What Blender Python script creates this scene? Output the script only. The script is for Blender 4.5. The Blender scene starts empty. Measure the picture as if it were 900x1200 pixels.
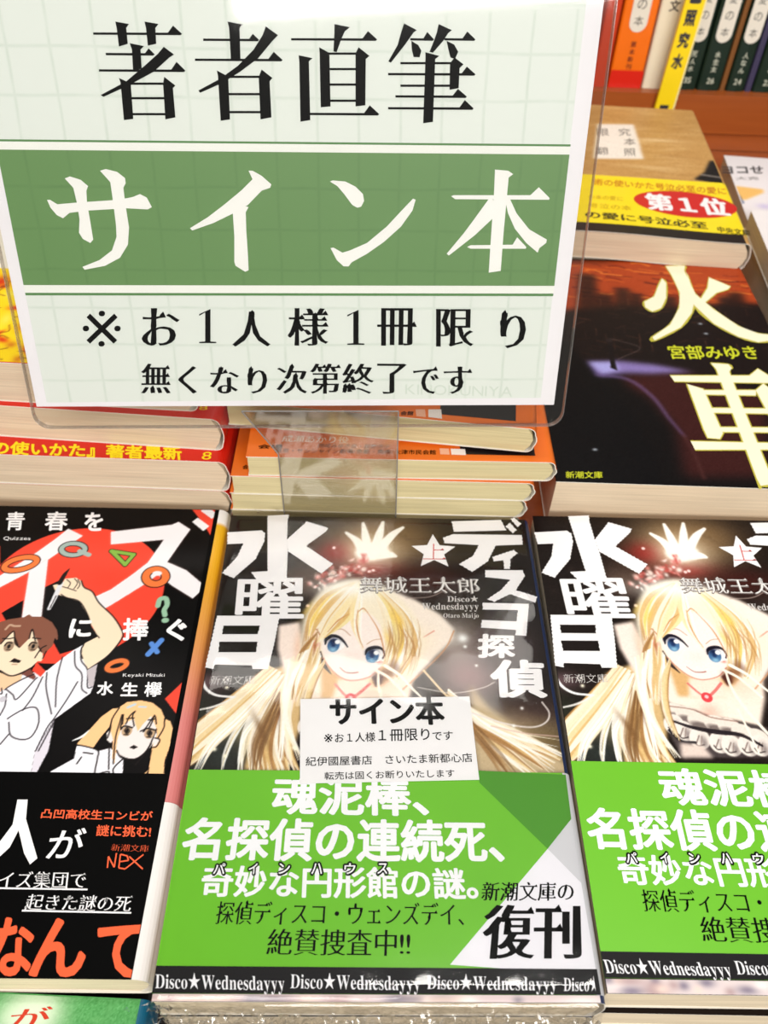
import bpy, math, random
import numpy as np
from mathutils import Matrix, Vector

# ------------------------------------------------------------------ camera, world, lights, exposure
scn = bpy.context.scene
COL = scn.collection
S = 0.001                      # everything below is written in millimetres
Z0 = 39.0                      # the top of the front row of books lies 39 mm above the table
FOC, CAMH, PITCH, ROLL = 976.2, 219.5, math.radians(47.175), 0.0354

cam_d = bpy.data.cameras.new('camera')
cam = bpy.data.objects.new('camera', cam_d); COL.objects.link(cam)
cam_d.sensor_fit = 'VERTICAL'; cam_d.sensor_height = 36.0
cam_d.lens = FOC / 1200 * 36.0
cam_d.clip_start = 0.01; cam_d.clip_end = 50
fwd = Vector((0, math.cos(PITCH), -math.sin(PITCH)))
up0 = Vector((0, math.sin(PITCH), math.cos(PITCH)))
rt0 = Vector((1, 0, 0))
c_, s_ = math.cos(ROLL), math.sin(ROLL)
rt = rt0 * c_ + up0 * s_
up = up0 * c_ - rt0 * s_
cam.matrix_world = Matrix(((rt.x, up.x, -fwd.x, 0), (rt.y, up.y, -fwd.y, 0),
                           (rt.z, up.z, -fwd.z, (CAMH + Z0) * S), (0, 0, 0, 1)))
cam_d.dof.use_dof = True
cam_d.dof.focus_distance = 0.235
cam_d.dof.aperture_fstop = 20
scn.camera = cam

w = bpy.data.worlds.new('shop_light'); scn.world = w
w.use_nodes = True
w.node_tree.nodes['Background'].inputs[0].default_value = (1.0, 0.965, 0.91, 1)
w.node_tree.nodes['Background'].inputs[1].default_value = 0.24


def area(name, loc, rot, sx, sy, power, color):
    d = bpy.data.lights.new(name, 'AREA'); d.shape = 'RECTANGLE'
    d.size = sx; d.size_y = sy; d.energy = power; d.color = color
    o = bpy.data.objects.new(name, d); COL.objects.link(o)
    o.location = loc; o.rotation_euler = rot
    return o


area('ceiling_or_fill_light', (0.42, 0.40, 1.75), (0, 0, 0), 0.8, 0.10, 7.5, (1, 0.97, 0.92))
area('ceiling_or_fill_light', (-0.5, -1.0, 1.55), (math.radians(40), 0, math.radians(-20)), 1.2, 0.4, 14, (1, 0.98, 0.95))  # fill from the viewer's side, added to brighten the sign
area('ceiling_or_fill_light', (0.5, -1.7, 1.15), (math.radians(58), 0, math.radians(15)), 1.4, 0.5, 42, (1, 0.98, 0.95))  # low frontal fill, added to light the upright sign and page edges
area('ceiling_or_fill_light', (-0.2, 1.3, 1.75), (math.radians(-30), 0, 0), 1.2, 0.3, 7, (1, 0.95, 0.88))

scn.view_settings.view_transform = 'Standard'
scn.view_settings.look = 'None'
scn.view_settings.gamma = 1
scn.view_settings.use_curve_mapping = False
scn.view_settings.exposure = 0.0

random.seed(4)
RNG = np.random.RandomState(7)


# ------------------------------------------------------------------ measuring helper
def ray(px, py):
    X, Y = px - 450.0, py - 600.0
    X, Y = c_ * X + s_ * Y, -s_ * X + c_ * Y
    X /= FOC; U = -Y / FOC
    return np.array([X, math.cos(PITCH) + U * math.sin(PITCH), -math.sin(PITCH) + U * math.cos(PITCH)])


def on_z(px, py, z):
    r = ray(px, py)
    return np.array([0, 0, CAMH]) + r * (z - CAMH) / r[2]


class Flat:
    """A printed face: turns a point measured in the photograph into millimetres on that face."""
    def __init__(self, cx, cy, rot, z):
        self.c, self.r, self.z = (cx, cy), rot, z

    def __call__(self, x, y):
        p = on_z(x, y, self.z)
        dx, dy = p[0] - self.c[0], p[1] - self.c[1]
        c, s = math.cos(self.r), math.sin(self.r)
        return (c * dx + s * dy, -s * dx + c * dy)


# ------------------------------------------------------------------ materials
def lin(c):
    c = np.asarray(c, float) / 255.0
    return np.where(c <= 0.04045, c / 12.92, ((c + 0.055) / 1.055) ** 2.4)


MATS = {}


def mat(name, rgb, rough=0.5, spec=0.3, coat=0.0, bump=None, var=0.0, vscale=60, metallic=0.0, wear=None):
    if name in MATS: return MATS[name]
    m = bpy.data.materials.new(name); m.use_nodes = True
    nt = m.node_tree; b = nt.nodes['Principled BSDF']
    col = tuple(lin(rgb)) + (1,)
    b.inputs['Roughness'].default_value = rough
    b.inputs['Specular IOR Level'].default_value = spec
    b.inputs['Coat Weight'].default_value = coat
    b.inputs['Coat Roughness'].default_value = 0.12
    b.inputs['Metallic'].default_value = metallic
    tc = nt.nodes.new('ShaderNodeTexCoord')
    n = nt.nodes.new('ShaderNodeTexNoise'); n.inputs['Scale'].default_value = vscale
    n.inputs['Detail'].default_value = 5
    nt.links.new(tc.outputs['Object'], n.inputs['Vector'])
    mx = nt.nodes.new('ShaderNodeMix'); mx.data_type = 'RGBA'; mx.blend_type = 'MULTIPLY'
    mx.inputs[0].default_value = 1.0
    mx.inputs[6].default_value = col
    cr = nt.nodes.new('ShaderNodeMapRange')
    cr.inputs[1].default_value = 0.3; cr.inputs[2].default_value = 0.7
    cr.inputs[3].default_value = 1 - max(var, 0.02); cr.inputs[4].default_value = 1 + max(var, 0.02)
    nt.links.new(n.outputs[0], cr.inputs[0]); nt.links.new(cr.outputs[0], mx.inputs[7])
    nt.links.new(mx.outputs[2], b.inputs['Base Color'])
    if bump:
        n2 = nt.nodes.new('ShaderNodeTexNoise'); n2.inputs['Scale'].default_value = bump[0]
        n2.inputs['Detail'].default_value = 3
        nt.links.new(tc.outputs['Object'], n2.inputs['Vector'])
        bp = nt.nodes.new('ShaderNodeBump'); bp.inputs['Strength'].default_value = bump[1]
        bp.inputs['Distance'].default_value = 0.0002
        nt.links.new(n2.outputs[0], bp.inputs['Height']); nt.links.new(bp.outputs[0], b.inputs['Normal'])
    MATS[name] = m
    return m


def page_mat(name, rgb, dark=0.8):
    """paper edges: hundreds of thin leaves stacked in z"""
    if name in MATS: return MATS[name]
    m = bpy.data.materials.new(name); m.use_nodes = True
    nt = m.node_tree; b = nt.nodes['Principled BSDF']; b.inputs['Roughness'].default_value = 0.85
    b.inputs['Specular IOR Level'].default_value = 0.2
    tc = nt.nodes.new('ShaderNodeTexCoord'); mp = nt.nodes.new('ShaderNodeMapping')
    mp.inputs['Scale'].default_value = (25, 25, 3200)
    nt.links.new(tc.outputs['Object'], mp.inputs[0])
    n = nt.nodes.new('ShaderNodeTexNoise'); n.inputs['Scale'].default_value = 1.0; n.inputs['Detail'].default_value = 3
    nt.links.new(mp.outputs[0], n.inputs['Vector'])
    cr = nt.nodes.new('ShaderNodeValToRGB')
    cr.color_ramp.elements[0].position = 0.3; cr.color_ramp.elements[1].position = 0.62
    c = lin(rgb)
    cr.color_ramp.elements[0].color = tuple(c * dark) + (1,); cr.color_ramp.elements[1].color = tuple(c) + (1,)
    nt.links.new(n.outputs[0], cr.inputs[0]); nt.links.new(cr.outputs[0], b.inputs['Base Color'])
    bp = nt.nodes.new('ShaderNodeBump'); bp.inputs['Strength'].default_value = 0.35; bp.inputs['Distance'].default_value = 0.0001
    nt.links.new(n.outputs[0], bp.inputs['Height']); nt.links.new(bp.outputs[0], b.inputs['Normal'])
    MATS[name] = m
    return m


def print_mat(name, rough=0.35, coat=0.0):
    """ink printed on paper, its colours stored with the mesh"""
    if name in MATS: return MATS[name]
    m = bpy.data.materials.new(name); m.use_nodes = True
    nt = m.node_tree; b = nt.nodes['Principled BSDF']; b.inputs['Roughness'].default_value = rough
    b.inputs['Specular IOR Level'].default_value = 0.12; b.inputs['Coat Weight'].default_value = coat; b.inputs['Coat Roughness'].default_value = 0.15
    a = nt.nodes.new('ShaderNodeAttribute'); a.attribute_name = 'ink'
    nt.links.new(a.outputs['Color'], b.inputs['Base Color'])
    MATS[name] = m
    return m


def film_mat(name, tint=(1, 1, 1), rough=0.06, base=0.04, edge=0.5, bump=None, haze=0.0):
    """thin clear plastic: lets light through and mirrors it at grazing angles"""
    if name in MATS: return MATS[name]
    m = bpy.data.materials.new(name); m.use_nodes = True
    nt = m.node_tree
    for n in list(nt.nodes): nt.nodes.remove(n)
    out = nt.nodes.new('ShaderNodeOutputMaterial')
    tr = nt.nodes.new('ShaderNodeBsdfTransparent'); tr.inputs[0].default_value = (*tint, 1)
    gl = nt.nodes.new('ShaderNodeBsdfGlossy'); gl.inputs['Roughness'].default_value = rough
    fr = nt.nodes.new('ShaderNodeLayerWeight'); fr.inputs[0].default_value = 0.35
    mr = nt.nodes.new('ShaderNodeMapRange'); mr.inputs[3].default_value = base; mr.inputs[4].default_value = edge
    nt.links.new(fr.outputs['Fresnel'], mr.inputs[0])
    mx = nt.nodes.new('ShaderNodeMixShader')
    nt.links.new(mr.outputs[0], mx.inputs[0]); nt.links.new(tr.outputs[0], mx.inputs[1]); nt.links.new(gl.outputs[0], mx.inputs[2])
    last = mx
    if haze:
        df = nt.nodes.new('ShaderNodeBsdfDiffuse'); df.inputs[0].default_value = (0.9, 0.9, 0.88, 1)
        m2 = nt.nodes.new('ShaderNodeMixShader'); m2.inputs[0].default_value = haze
        nt.links.new(mx.outputs[0], m2.inputs[1]); nt.links.new(df.outputs[0], m2.inputs[2]); last = m2
    nt.links.new(last.outputs[0], out.inputs[0])
    if bump:
        tc = nt.nodes.new('ShaderNodeTexCoord'); n2 = nt.nodes.new('ShaderNodeTexNoise')
        n2.inputs['Scale'].default_value = bump[0]; n2.inputs['Detail'].default_value = 4
        nt.links.new(tc.outputs['Object'], n2.inputs['Vector'])
        bp = nt.nodes.new('ShaderNodeBump'); bp.inputs['Strength'].default_value = bump[1]; bp.inputs['Distance'].default_value = 0.001
        nt.links.new(n2.outputs[0], bp.inputs['Height']); nt.links.new(bp.outputs[0], gl.inputs['Normal'])
    MATS[name] = m
    return m


def ramp_mat(name, stops, axis=1, lo=-75, hi=75, rough=0.4):
    if name in MATS: return MATS[name]
    m = bpy.data.materials.new(name); m.use_nodes = True
    nt = m.node_tree; b = nt.nodes['Principled BSDF']; b.inputs['Roughness'].default_value = rough
    tc = nt.nodes.new('ShaderNodeTexCoord'); sp = nt.nodes.new('ShaderNodeSeparateXYZ')
    nt.links.new(tc.outputs['Object'], sp.inputs[0])
    mr = nt.nodes.new('ShaderNodeMapRange'); mr.inputs[1].default_value = lo * S; mr.inputs[2].default_value = hi * S
    nt.links.new(sp.outputs[axis], mr.inputs[0])
    cr = nt.nodes.new('ShaderNodeValToRGB')
    els = cr.color_ramp.elements
    while len(els) < len(stops): els.new(0.5)
    for e, (p, c) in zip(els, stops): e.position = p; e.color = tuple(lin(c)) + (1,)
    nt.links.new(mr.outputs[0], cr.inputs[0]); nt.links.new(cr.outputs[0], b.inputs['Base Color'])
    MATS[name] = m
    return m


PAGES = page_mat('cream_page_edges', (226, 208, 178))
PAGES_Y = page_mat('yellowish_page_edges', (206, 192, 148))
PAGES_W = page_mat('pale_page_edges', (216, 196, 168))
BLACK = mat('black_ink', (4, 4, 4), 0.45, spec=0.06)
WHITE = mat('white_ink', (246, 243, 243), 0.4)
INNER = mat('uncoated_paper', (232, 226, 214), 0.8)


# ------------------------------------------------------------------ object helpers
def mesh_obj(name, V, F, mats, parent=None, mi=None, smooth=False):
    me = bpy.data.meshes.new(name)
    me.from_pydata([tuple(float(q) * S for q in v) for v in V], [], F)
    for m in (mats if isinstance(mats, (list, tuple)) else [mats]): me.materials.append(m)
    if mi is not None: me.polygons.foreach_set('material_index', np.asarray(mi, dtype=np.int32))
    if smooth: me.polygons.foreach_set('use_smooth', [True] * len(me.polygons))
    me.update()
    o = bpy.data.objects.new(name, me); COL.objects.link(o)
    if parent: o.parent = parent
    return o


def thing(name, label, cat, loc, rz=0, group=None):
    o = bpy.data.objects.new(name, None); COL.objects.link(o)
    o.empty_display_size = 0.01
    o.location = (loc[0] * S, loc[1] * S, (loc[2] + Z0) * S); o.rotation_euler = (0, 0, rz)
    o['label'] = label; o['category'] = cat
    if group: o['group'] = group
    return o


def copy_tree(o, parent=None):
    c = o.copy(); COL.objects.link(c)
    if parent: c.parent = parent
    for ch in list(o.children): copy_tree(ch, c)
    return c


def boxVF(x0, x1, y0, y1, z0, z1):
    V = [(x0, y0, z0), (x1, y0, z0), (x1, y1, z0), (x0, y1, z0), (x0, y0, z1), (x1, y0, z1), (x1, y1, z1), (x0, y1, z1)]
    F = [(3, 2, 1, 0), (4, 5, 6, 7), (0, 1, 5, 4), (1, 2, 6, 5), (2, 3, 7, 6), (3, 0, 4, 7)]
    return V, F


NSEG = [2]


def sheet_profile(x0, x1, T, r, off=0.0, bulge=0.8):
    """(x, z) points of a paper wrapped round a book: back edge, round spine on the +x side, front edge"""
    r = min(r, T / 2 - 0.05)
    m = NSEG[0]
    pts = [(x0 + (x1 - r - x0) * i / m, 0 - off) for i in range(m + 1)]
    n = 6
    for i in range(1, n + 1):
        a = -math.pi / 2 + math.pi / 2 * i / n
        pts.append((x1 - r + (r + off) * math.cos(a), r + (r + off) * math.sin(a)))
    for i in range(1, 4):
        k = i / 4
        pts.append((x1 + off + bulge * math.sin(math.pi * k), r + (T - 2 * r) * k))
    for i in range(0, n + 1):
        a = math.pi / 2 * i / n
        pts.append((x1 - r + (r + off) * math.cos(a), T - r + (r + off) * math.sin(a)))
    pts += [(x1 - r - (x1 - r - x0) * i / m, T + off) for i in range(1, m + 1)]
    return pts


def wrap(name, prof, th, y0, y1, mats, parent, spine_slot=0, ny=1, warp=None):
    """gives the profile a thickness (inwards) and sweeps it along y; slot 0 front/back, spine_slot on the spine"""
    P = np.array(prof); n = len(P)
    d = np.gradient(P, axis=0); d /= np.linalg.norm(d, axis=1)[:, None] + 1e-9
    N = np.stack([d[:, 1], -d[:, 0]], 1)         # outward
    I = P - N * th
    V, F, MI = [], [], []
    ys = np.linspace(y0, y1, ny + 1)
    for y in ys:
        for k in range(n):
            V.append((P[k][0], y, P[k][1] + (warp(P[k][0], y, P[k][1]) if warp else 0)))
        for k in range(n):
            V.append((I[k][0], y, I[k][1] + (warp(I[k][0], y, I[k][1]) if warp else 0)))
    m = 2 * n
    for j in range(ny):
        a, b = j * m, (j + 1) * m
        for k in range(n - 1):
            sp = spine_slot if (NSEG[0] + 1 <= k < n - NSEG[0] - 1) else 0
            F.append((a + k, a + k + 1, b + k + 1, b + k)[::-1]); MI.append(sp)
            F.append((a + n + k, a + n + k + 1, b + n + k + 1, b + n + k)); MI.append(len(mats) - 1)
        for k in (0, n - 1):
            q = (a + k, b + k, b + n + k, a + n + k); F.append(q if k else q[::-1]); MI.append(0)
    for j, rev in ((0, False), (ny, True)):
        a = j * m
        for k in range(n - 1):
            q = (a + k, a + k + 1, a + n + k + 1, a + n + k)
            F.append(q if not rev else q[::-1]); MI.append(len(mats) - 1 if th > .2 else spine_slot if (NSEG[0] + 1 <= k < n - NSEG[0] - 1) else 0)
    return mesh_obj(name, V, F, mats, parent, MI)


def book(name, label, cx, cy, rot, ztop, T, w=105., h=151., front=None, spine=None, pages=None, group=None,
         obi=None, warp=None, r=2.2, cat='book', ny=1, yext=(0, 0), spx=0.0):
    """paperback lying on its back, spine to the right; its local origin is the middle of its underside"""
    t = thing(name, label, cat, (cx, cy, ztop - T), rot, group)
    front = front or BLACK; spine = spine or front
    x0, x1 = -w / 2, w / 2 + spx
    y0, y1 = -h / 2 - yext[0], h / 2 + yext[1]
    wrap('cover', sheet_profile(x0, x1, T, r), 0.28, y0, y1, [front, spine, INNER], t, 1, ny, warp)
    # page block: slightly wavy lower and upper faces, rounded into the spine
    V, F = [], []
    nx = 14
    rows = [y0 + 0.35, y1 - 0.35] if not warp else list(np.linspace(y0 + 0.35, y1 - 0.35, 25))
    top_gap = 0.3 if not warp else 0.75
    for iy, y in enumerate(rows):
        for iz in range(5):
            z = 0.3 + (T - 0.3 - top_gap) * iz / 4
            for ix in range(nx + 1):
                inset = (r * .95, r * .28, 0, r * .28, r * .95)[iz] if ix == nx else 0
                x = x0 + 0.35 + (x1 - x0 - 0.85) * ix / nx - inset
                zz = z + (warp(x, y, z) if warp else 0)
                V.append((x, y + (0.12 * math.sin(iz * 2.1 + ix * 0.7) if iy == 0 else 0), zz))
    R = nx + 1; B = 5 * R; L = B * (len(rows) - 1)
    for iz in range(4):
        for ix in range(nx):
            a = iz * R + ix
            F.append((a, a + 1, a + R + 1, a + R))
            b = L + a
            F.append((b, b + R, b + R + 1, b + 1))
    for j in range(len(rows) - 1):
        o = j * B
        for iz in range(4):
            for ix, flip in ((0, False), (nx, True)):
                a = o + iz * R + ix; q = (a, a + R, B + a + R, B + a)
                F.append(q[::-1] if flip else q)
        for ix in range(nx):
            F.append((o + ix, o + B + ix, o + B + ix + 1, o + ix + 1)); a = o + 4 * R + ix
            F.append((a, a + 1, B + a + 1, B + a))
    mesh_obj('page_block', V, F, pages or PAGES, t)
    ob = None
    if obi:
        ob = wrap('paper_band', sheet_profile(x0, x1, T, r, 0.14), 0.1, obi[0], obi[1],
                  [obi[2], obi[3] if len(obi) > 3 else obi[2], INNER], t, 1, ny, warp)
    return t, ob


# ------------------------------------------------------------------ lettering
GL = {}


def load_glyphs(chars):
    obs = []
    for ch in chars:
        c = bpy.data.curves.new('g', 'FONT'); c.body = ch; c.resolution_u = 3
        o = bpy.data.objects.new('g', c); COL.objects.link(o); obs.append((ch, o))
    dg = bpy.context.evaluated_depsgraph_get()
    for ch, o in obs:
        ev = o.evaluated_get(dg); m = ev.to_mesh()
        V = np.array([(v.co.x, v.co.y) for v in m.vertices]).reshape(-1, 2)
        T = [tuple(p.vertices) for p in m.polygons]
        GL[ch] = (V, T)
        ev.to_mesh_clear()
    for ch, o in obs:
        c = o.data; bpy.data.objects.remove(o); bpy.data.curves.remove(c)


def displaced(ch, dx, dy, uro=False):
    """moves the outline of a glyph: wider upright strokes, thinner level ones, as in a serif face"""
    key = (ch, dx, dy, uro)
    if key in GL: return GL[key]
    V, T = GL[ch]
    V = V.copy(); E = {}
    for f in T:
        for a, b in zip(f, f[1:] + f[:1]):
            if (b, a) in E: del E[(b, a)]
            else: E[(a, b)] = 1
    N = np.zeros_like(V)
    ends = []
    for a, b in E:
        d = V[b] - V[a]; l = np.linalg.norm(d) + 1e-9
        n = np.array([d[1], -d[0]]) / l
        N[a] += n; N[b] += n
        if uro and n[0] > 0.97 and 0.045 < l < 0.1: ends.append((a, b))
    l = np.linalg.norm(N, axis=1)[:, None] + 1e-9
    N = N / l
    W = V + N * np.array([dx, dy])
    T = list(T)
    for a, b in ends:
        lo, hi = W[a], W[b]
        if lo[1] > hi[1]: lo, hi = hi, lo
        i = len(W)
        W = np.vstack([W, [lo[0] - 0.13, hi[1] - 0.004], [lo[0] + 0.02, lo[1]], [lo[0] - 0.05, hi[1] + 0.07], [lo[0] - 0.13, lo[1]]])
        T += [(i + 3, i + 1, i + 2), (i + 3, i + 2, i)]
    GL[key] = (W, T)
    return GL[key]


def line_mesh(s, bold=None, mincho=None, sp=0.0, vertical=False, cjk_adv=1.0, uro=True):
    Vs, Ts, n, x = [], [], 0, 0.0
    for ch in s:
        if ch in ' ': x += 0.3; continue
        if ch in '　': x += 1.0; continue
        V, T = displaced(ch, mincho[0], mincho[1], uro) if mincho else GL[ch]
        if not len(V): continue
        full = 0x2e80 < ord(ch) < 0xffff or ch in '※★'
        if vertical:
            P = V + [0, -x]; adv = 1.0
        elif full and ch not in '★※':
            P = V + [x, 0]; adv = cjk_adv
        else:
            P = V - [V[:, 0].min() - x - 0.03, 0]; adv = V[:, 0].max() - V[:, 0].min() + (0.07 if ord(ch) > 0x1d000 else 0.1)
        cps = [(0, 0)]
        if bold:
            bx, by = bold
            cps = [(0, 0)] + [(bx * math.cos(a), by * math.sin(a)) for a in np.arange(8) * math.pi / 4 + 0.39]
        for ci, (cx, cy) in enumerate(cps):
            Vs.append(np.hstack([P + [cx, cy], np.full((len(P), 1), ci * .0025)])); Ts += [tuple(i + n for i in t) for t in T]; n += len(P)
        x += adv + sp
    return np.vstack(Vs), Ts


def put_text(s, L, R, T, **k):
    """letters of s filling the box whose lower left, lower right and upper left corners are L, R, T (mm on the face)"""
    V, F = line_mesh(s, **k)
    dz = V[:, 2:]; V = V[:, :2]
    lo, hi = V.min(0), V.max(0)
    U = (V - lo) / np.maximum(hi - lo, 1e-9)
    L, R, T = map(np.array, (L, R, T))
    return np.hstack([L + U[:, :1] * (R - L) + U[:, 1:] * (T - L), dz]), F


def tri_poly(pts):
    from mathutils.geometry import tessellate_polygon
    V = [Vector((p[0], p[1], 0)) for p in pts]
    F = [tuple(t) for t in tessellate_polygon([V])]
    P = np.array(pts, float); out = []
    for t in F:
        a, b, c = P[list(t)]
        out.append(t if (b[0] - a[0]) * (c[1] - a[1]) - (b[1] - a[1]) * (c[0] - a[0]) > 0 else t[::-1])
    return P, out


def jag(pts, amp, step):
    out = []
    n = len(pts)
    for i in range(n):
        a, b = np.array(pts[i], float), np.array(pts[(i + 1) % n], float)
        d = b - a; l = np.linalg.norm(d)
        out.append(tuple(a))
        if l > step * 2 and abs(d[1]) > 0.35 * l:
            m = int(l / step); nn = np.array([d[1], -d[0]]) / l
            for k in range(1, m):
                p = a + d * k / m + nn * amp * (1 if k % 2 else -0.4)
                out.append(tuple(p))
    return out


class Print:
    """collects flat lettering and shapes that lie on one face; one material per ink"""
    def __init__(self): self.V, self.F, self.M, self.mats = [], [], [], []

    def add(self, VF, m):
        V, F = VF
        n = len(self.V)
        if m not in self.mats: self.mats.append(m)
        i = self.mats.index(m)
        V = np.asarray(V, float)
        if V.shape[1] == 2:                       # shapes that may cross each other: a hair's breadth apart
            self.k = (getattr(self, 'k', 0) + 1) % 11
            V = np.hstack([V, np.full((len(V), 1), self.k * .0022)])
        self.V += [tuple(v) for v in V]
        self.F += [tuple(a + n for a in f) for f in F]; self.M += [i] * len(F)
        return self

    def text(self, s, L, R, T, m, **k): return self.add(put_text(s, L, R, T, **k), m)
    def poly(self, pts, m): return self.add(tri_poly(pts), m)

    def stroke(self, pts, wd, m):
        """tapered pen line through pts"""
        P = spline(pts, 6); n = len(P)
        d = np.gradient(P, axis=0); d /= np.linalg.norm(d, axis=1)[:, None] + 1e-9
        N = np.stack([-d[:, 1], d[:, 0]], 1)
        ww = np.interp(np.linspace(0, 1, n), np.linspace(0, 1, len(wd)), wd)[:, None] / 2 if isinstance(wd, (list, tuple)) else wd / 2
        A, B = P + N * ww, P - N * ww
        V = np.vstack([A, B]); F = [(i, n + i, n + i + 1, i + 1) for i in range(n - 1)]
        return self.add((V, F), m)

    def build(self, name, parent, z, clip=None, xf=None, warp=None):
        V = self.V
        if clip:
            V = [(min(max(v[0], clip[0]), clip[1]), min(max(v[1], clip[2]), clip[3]), v[2]) for v in V]
        if xf: W = [xf(v[0], v[1], z + v[2]) for v in V]
        else: W = [(v[0], v[1], z + v[2] + (warp(v[0], v[1], z) if warp else 0)) for v in V]
        return mesh_obj(name, W, self.F, self.mats, parent, self.M)


def spline(pts, k=6):
    P = np.array(pts, float)
    if len(P) < 3:
        return np.array([P[0] + (P[-1] - P[0]) * t for t in np.linspace(0, 1, k)])
    Q = np.vstack([2 * P[0] - P[1], P, 2 * P[-1] - P[-2]]); out = []
    for i in range(1, len(Q) - 2):
        for t in np.arange(k) / k:
            a, b, c, d = Q[i - 1:i + 3]
            out.append(0.5 * (2 * b + (c - a) * t + (2 * a - 5 * b + 4 * c - d) * t * t + (3 * b - a - 3 * c + d) * t ** 3))
    out.append(P[-1])
    return np.array(out)


# ------------------------------------------------------------------ printing of pictures (ink colours per vertex)
class Canvas:
    def __init__(self, x0, x1, y0, y1, cell, color):
        self.x0, self.y0, self.cell = x0, y0, cell
        self.nx = int(round((x1 - x0) / cell)) + 1; self.ny = int(round((y1 - y0) / cell)) + 1
        self.X, self.Y = np.meshgrid(x0 + np.arange(self.nx) * cell, y0 + np.arange(self.ny) * cell)
        self.C = np.empty((self.ny, self.nx, 3)); self.C[:] = np.array(color, float)

    def win(self, lo, hi):
        i0 = max(0, int((lo[0] - self.x0) / self.cell) - 1); i1 = min(self.nx, int((hi[0] - self.x0) / self.cell) + 2)
        j0 = max(0, int((lo[1] - self.y0) / self.cell) - 1); j1 = min(self.ny, int((hi[1] - self.y0) / self.cell) + 2)
        return (slice(j0, j1), slice(i0, i1)) if i1 > i0 and j1 > j0 else None

    def lay(self, w_, A, color):
        A = A[..., None]
        self.C[w_] = self.C[w_] * (1 - A) + np.array(color, float) * A

    def blob(self, c, rx, ry, color, alpha=1., ang=0., p=2.):
        R = max(rx, ry) * 2.3
        w_ = self.win((c[0] - R, c[1] - R), (c[0] + R, c[1] + R))
        if not w_: return
        X, Y = self.X[w_] - c[0], self.Y[w_] - c[1]
        ca, sa = math.cos(ang), math.sin(ang)
        d = ((ca * X + sa * Y) / rx) ** 2 + ((-sa * X + ca * Y) / ry) ** 2
        self.lay(w_, alpha * np.exp(-d ** (p / 2)), color)

    def disc(self, c, rx, ry, color, ang=0., alpha=1., soft=None):
        soft = soft or self.cell
        R = max(rx, ry) + soft * 2
        w_ = self.win((c[0] - R, c[1] - R), (c[0] + R, c[1] + R))
        if not w_: return
        X, Y = self.X[w_] - c[0], self.Y[w_] - c[1]
        ca, sa = math.cos(ang), math.sin(ang)
        d = (np.sqrt(((ca * X + sa * Y) / rx) ** 2 + ((-sa * X + ca * Y) / ry) ** 2) - 1) * min(rx, ry)
        self.lay(w_, alpha * np.clip(0.5 - d / soft, 0, 1), color)

    def poly(self, pts, color, alpha=1., soft=0.0, smooth=False):
        P = np.array(pts, float)
        if smooth:
            P = spline(np.vstack([P, P[:1]]), 5)
        pad = soft * 2 + self.cell
        w_ = self.win(P.min(0) - pad, P.max(0) + pad)
        if not w_: return
        X, Y = self.X[w_], self.Y[w_]
        A = np.zeros(X.shape)
        q = self.cell / 4
        for ox, oy in ((-q, -q), (q, -q), (-q, q), (q, q)):
            ins = np.zeros(X.shape, bool); x, y = X + ox, Y + oy
            for a, b in zip(P, np.roll(P, -1, 0)):
                if a[1] == b[1]: continue
                c = ((a[1] > y) != (b[1] > y))
                ins ^= c & (x < (b[0] - a[0]) * (y - a[1]) / (b[1] - a[1]) + a[0])
            A += ins
        A /= 4
        if soft:
            k = max(1, int(soft / self.cell))
            for _ in range(2):
                for ax in (0, 1):
                    pd = np.pad(A, [(k, k) if i == ax else (0, 0) for i in (0, 1)], 'edge'); cs = np.cumsum(pd, ax)
                    z = np.zeros_like(np.take(cs, [0], ax)); cs = np.concatenate([z, cs], ax)
                    n = A.shape[ax]
                    A = (np.take(cs, range(2 * k + 1, 2 * k + 1 + n), ax) - np.take(cs, range(0, n), ax)) / (2 * k + 1)
        self.lay(w_, A * alpha, color)

    def stroke(self, pts, wd, color, alpha=1., soft=None):
        soft = soft or self.cell
        P = spline(pts, 5)
        n = len(P)
        W = np.interp(np.linspace(0, 1, n), np.linspace(0, 1, len(wd)), wd) / 2 if isinstance(wd, (list, tuple)) else np.full(n, wd / 2)
        pad = W.max() + soft * 2
        w_ = self.win(P.min(0) - pad, P.max(0) + pad)
        if not w_: return
        X, Y = self.X[w_], self.Y[w_]
        A = np.zeros(X.shape)
        for i in range(n - 1):
            a, b = P[i], P[i + 1]
            lo, hi = np.minimum(a, b) - pad, np.maximum(a, b) + pad
            m = (X[0] >= lo[0]) & (X[0] <= hi[0]); k = (Y[:, 0] >= lo[1]) & (Y[:, 0] <= hi[1])
            if not m.any() or not k.any(): continue
            i0, i1 = np.argmax(m), len(m) - np.argmax(m[::-1]); j0, j1 = np.argmax(k), len(k) - np.argmax(k[::-1])
            x, y = X[j0:j1, i0:i1], Y[j0:j1, i0:i1]
            d = b - a; l2 = d @ d + 1e-12
            t = np.clip(((x - a[0]) * d[0] + (y - a[1]) * d[1]) / l2, 0, 1)
            r = np.hypot(x - a[0] - t * d[0], y - a[1] - t * d[1]) - (W[i] + (W[i + 1] - W[i]) * t)
            A[j0:j1, i0:i1] = np.maximum(A[j0:j1, i0:i1], np.clip(0.5 - r / soft, 0, 1))
        self.lay(w_, A * alpha, color)

    def grain(self, amp, scale=3):
        g = RNG.randn(self.ny // scale + 2, self.nx // scale + 2)
        g = np.kron(g, np.ones((scale, scale)))[:self.ny, :self.nx]
        self.C += g[..., None] * amp

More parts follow.
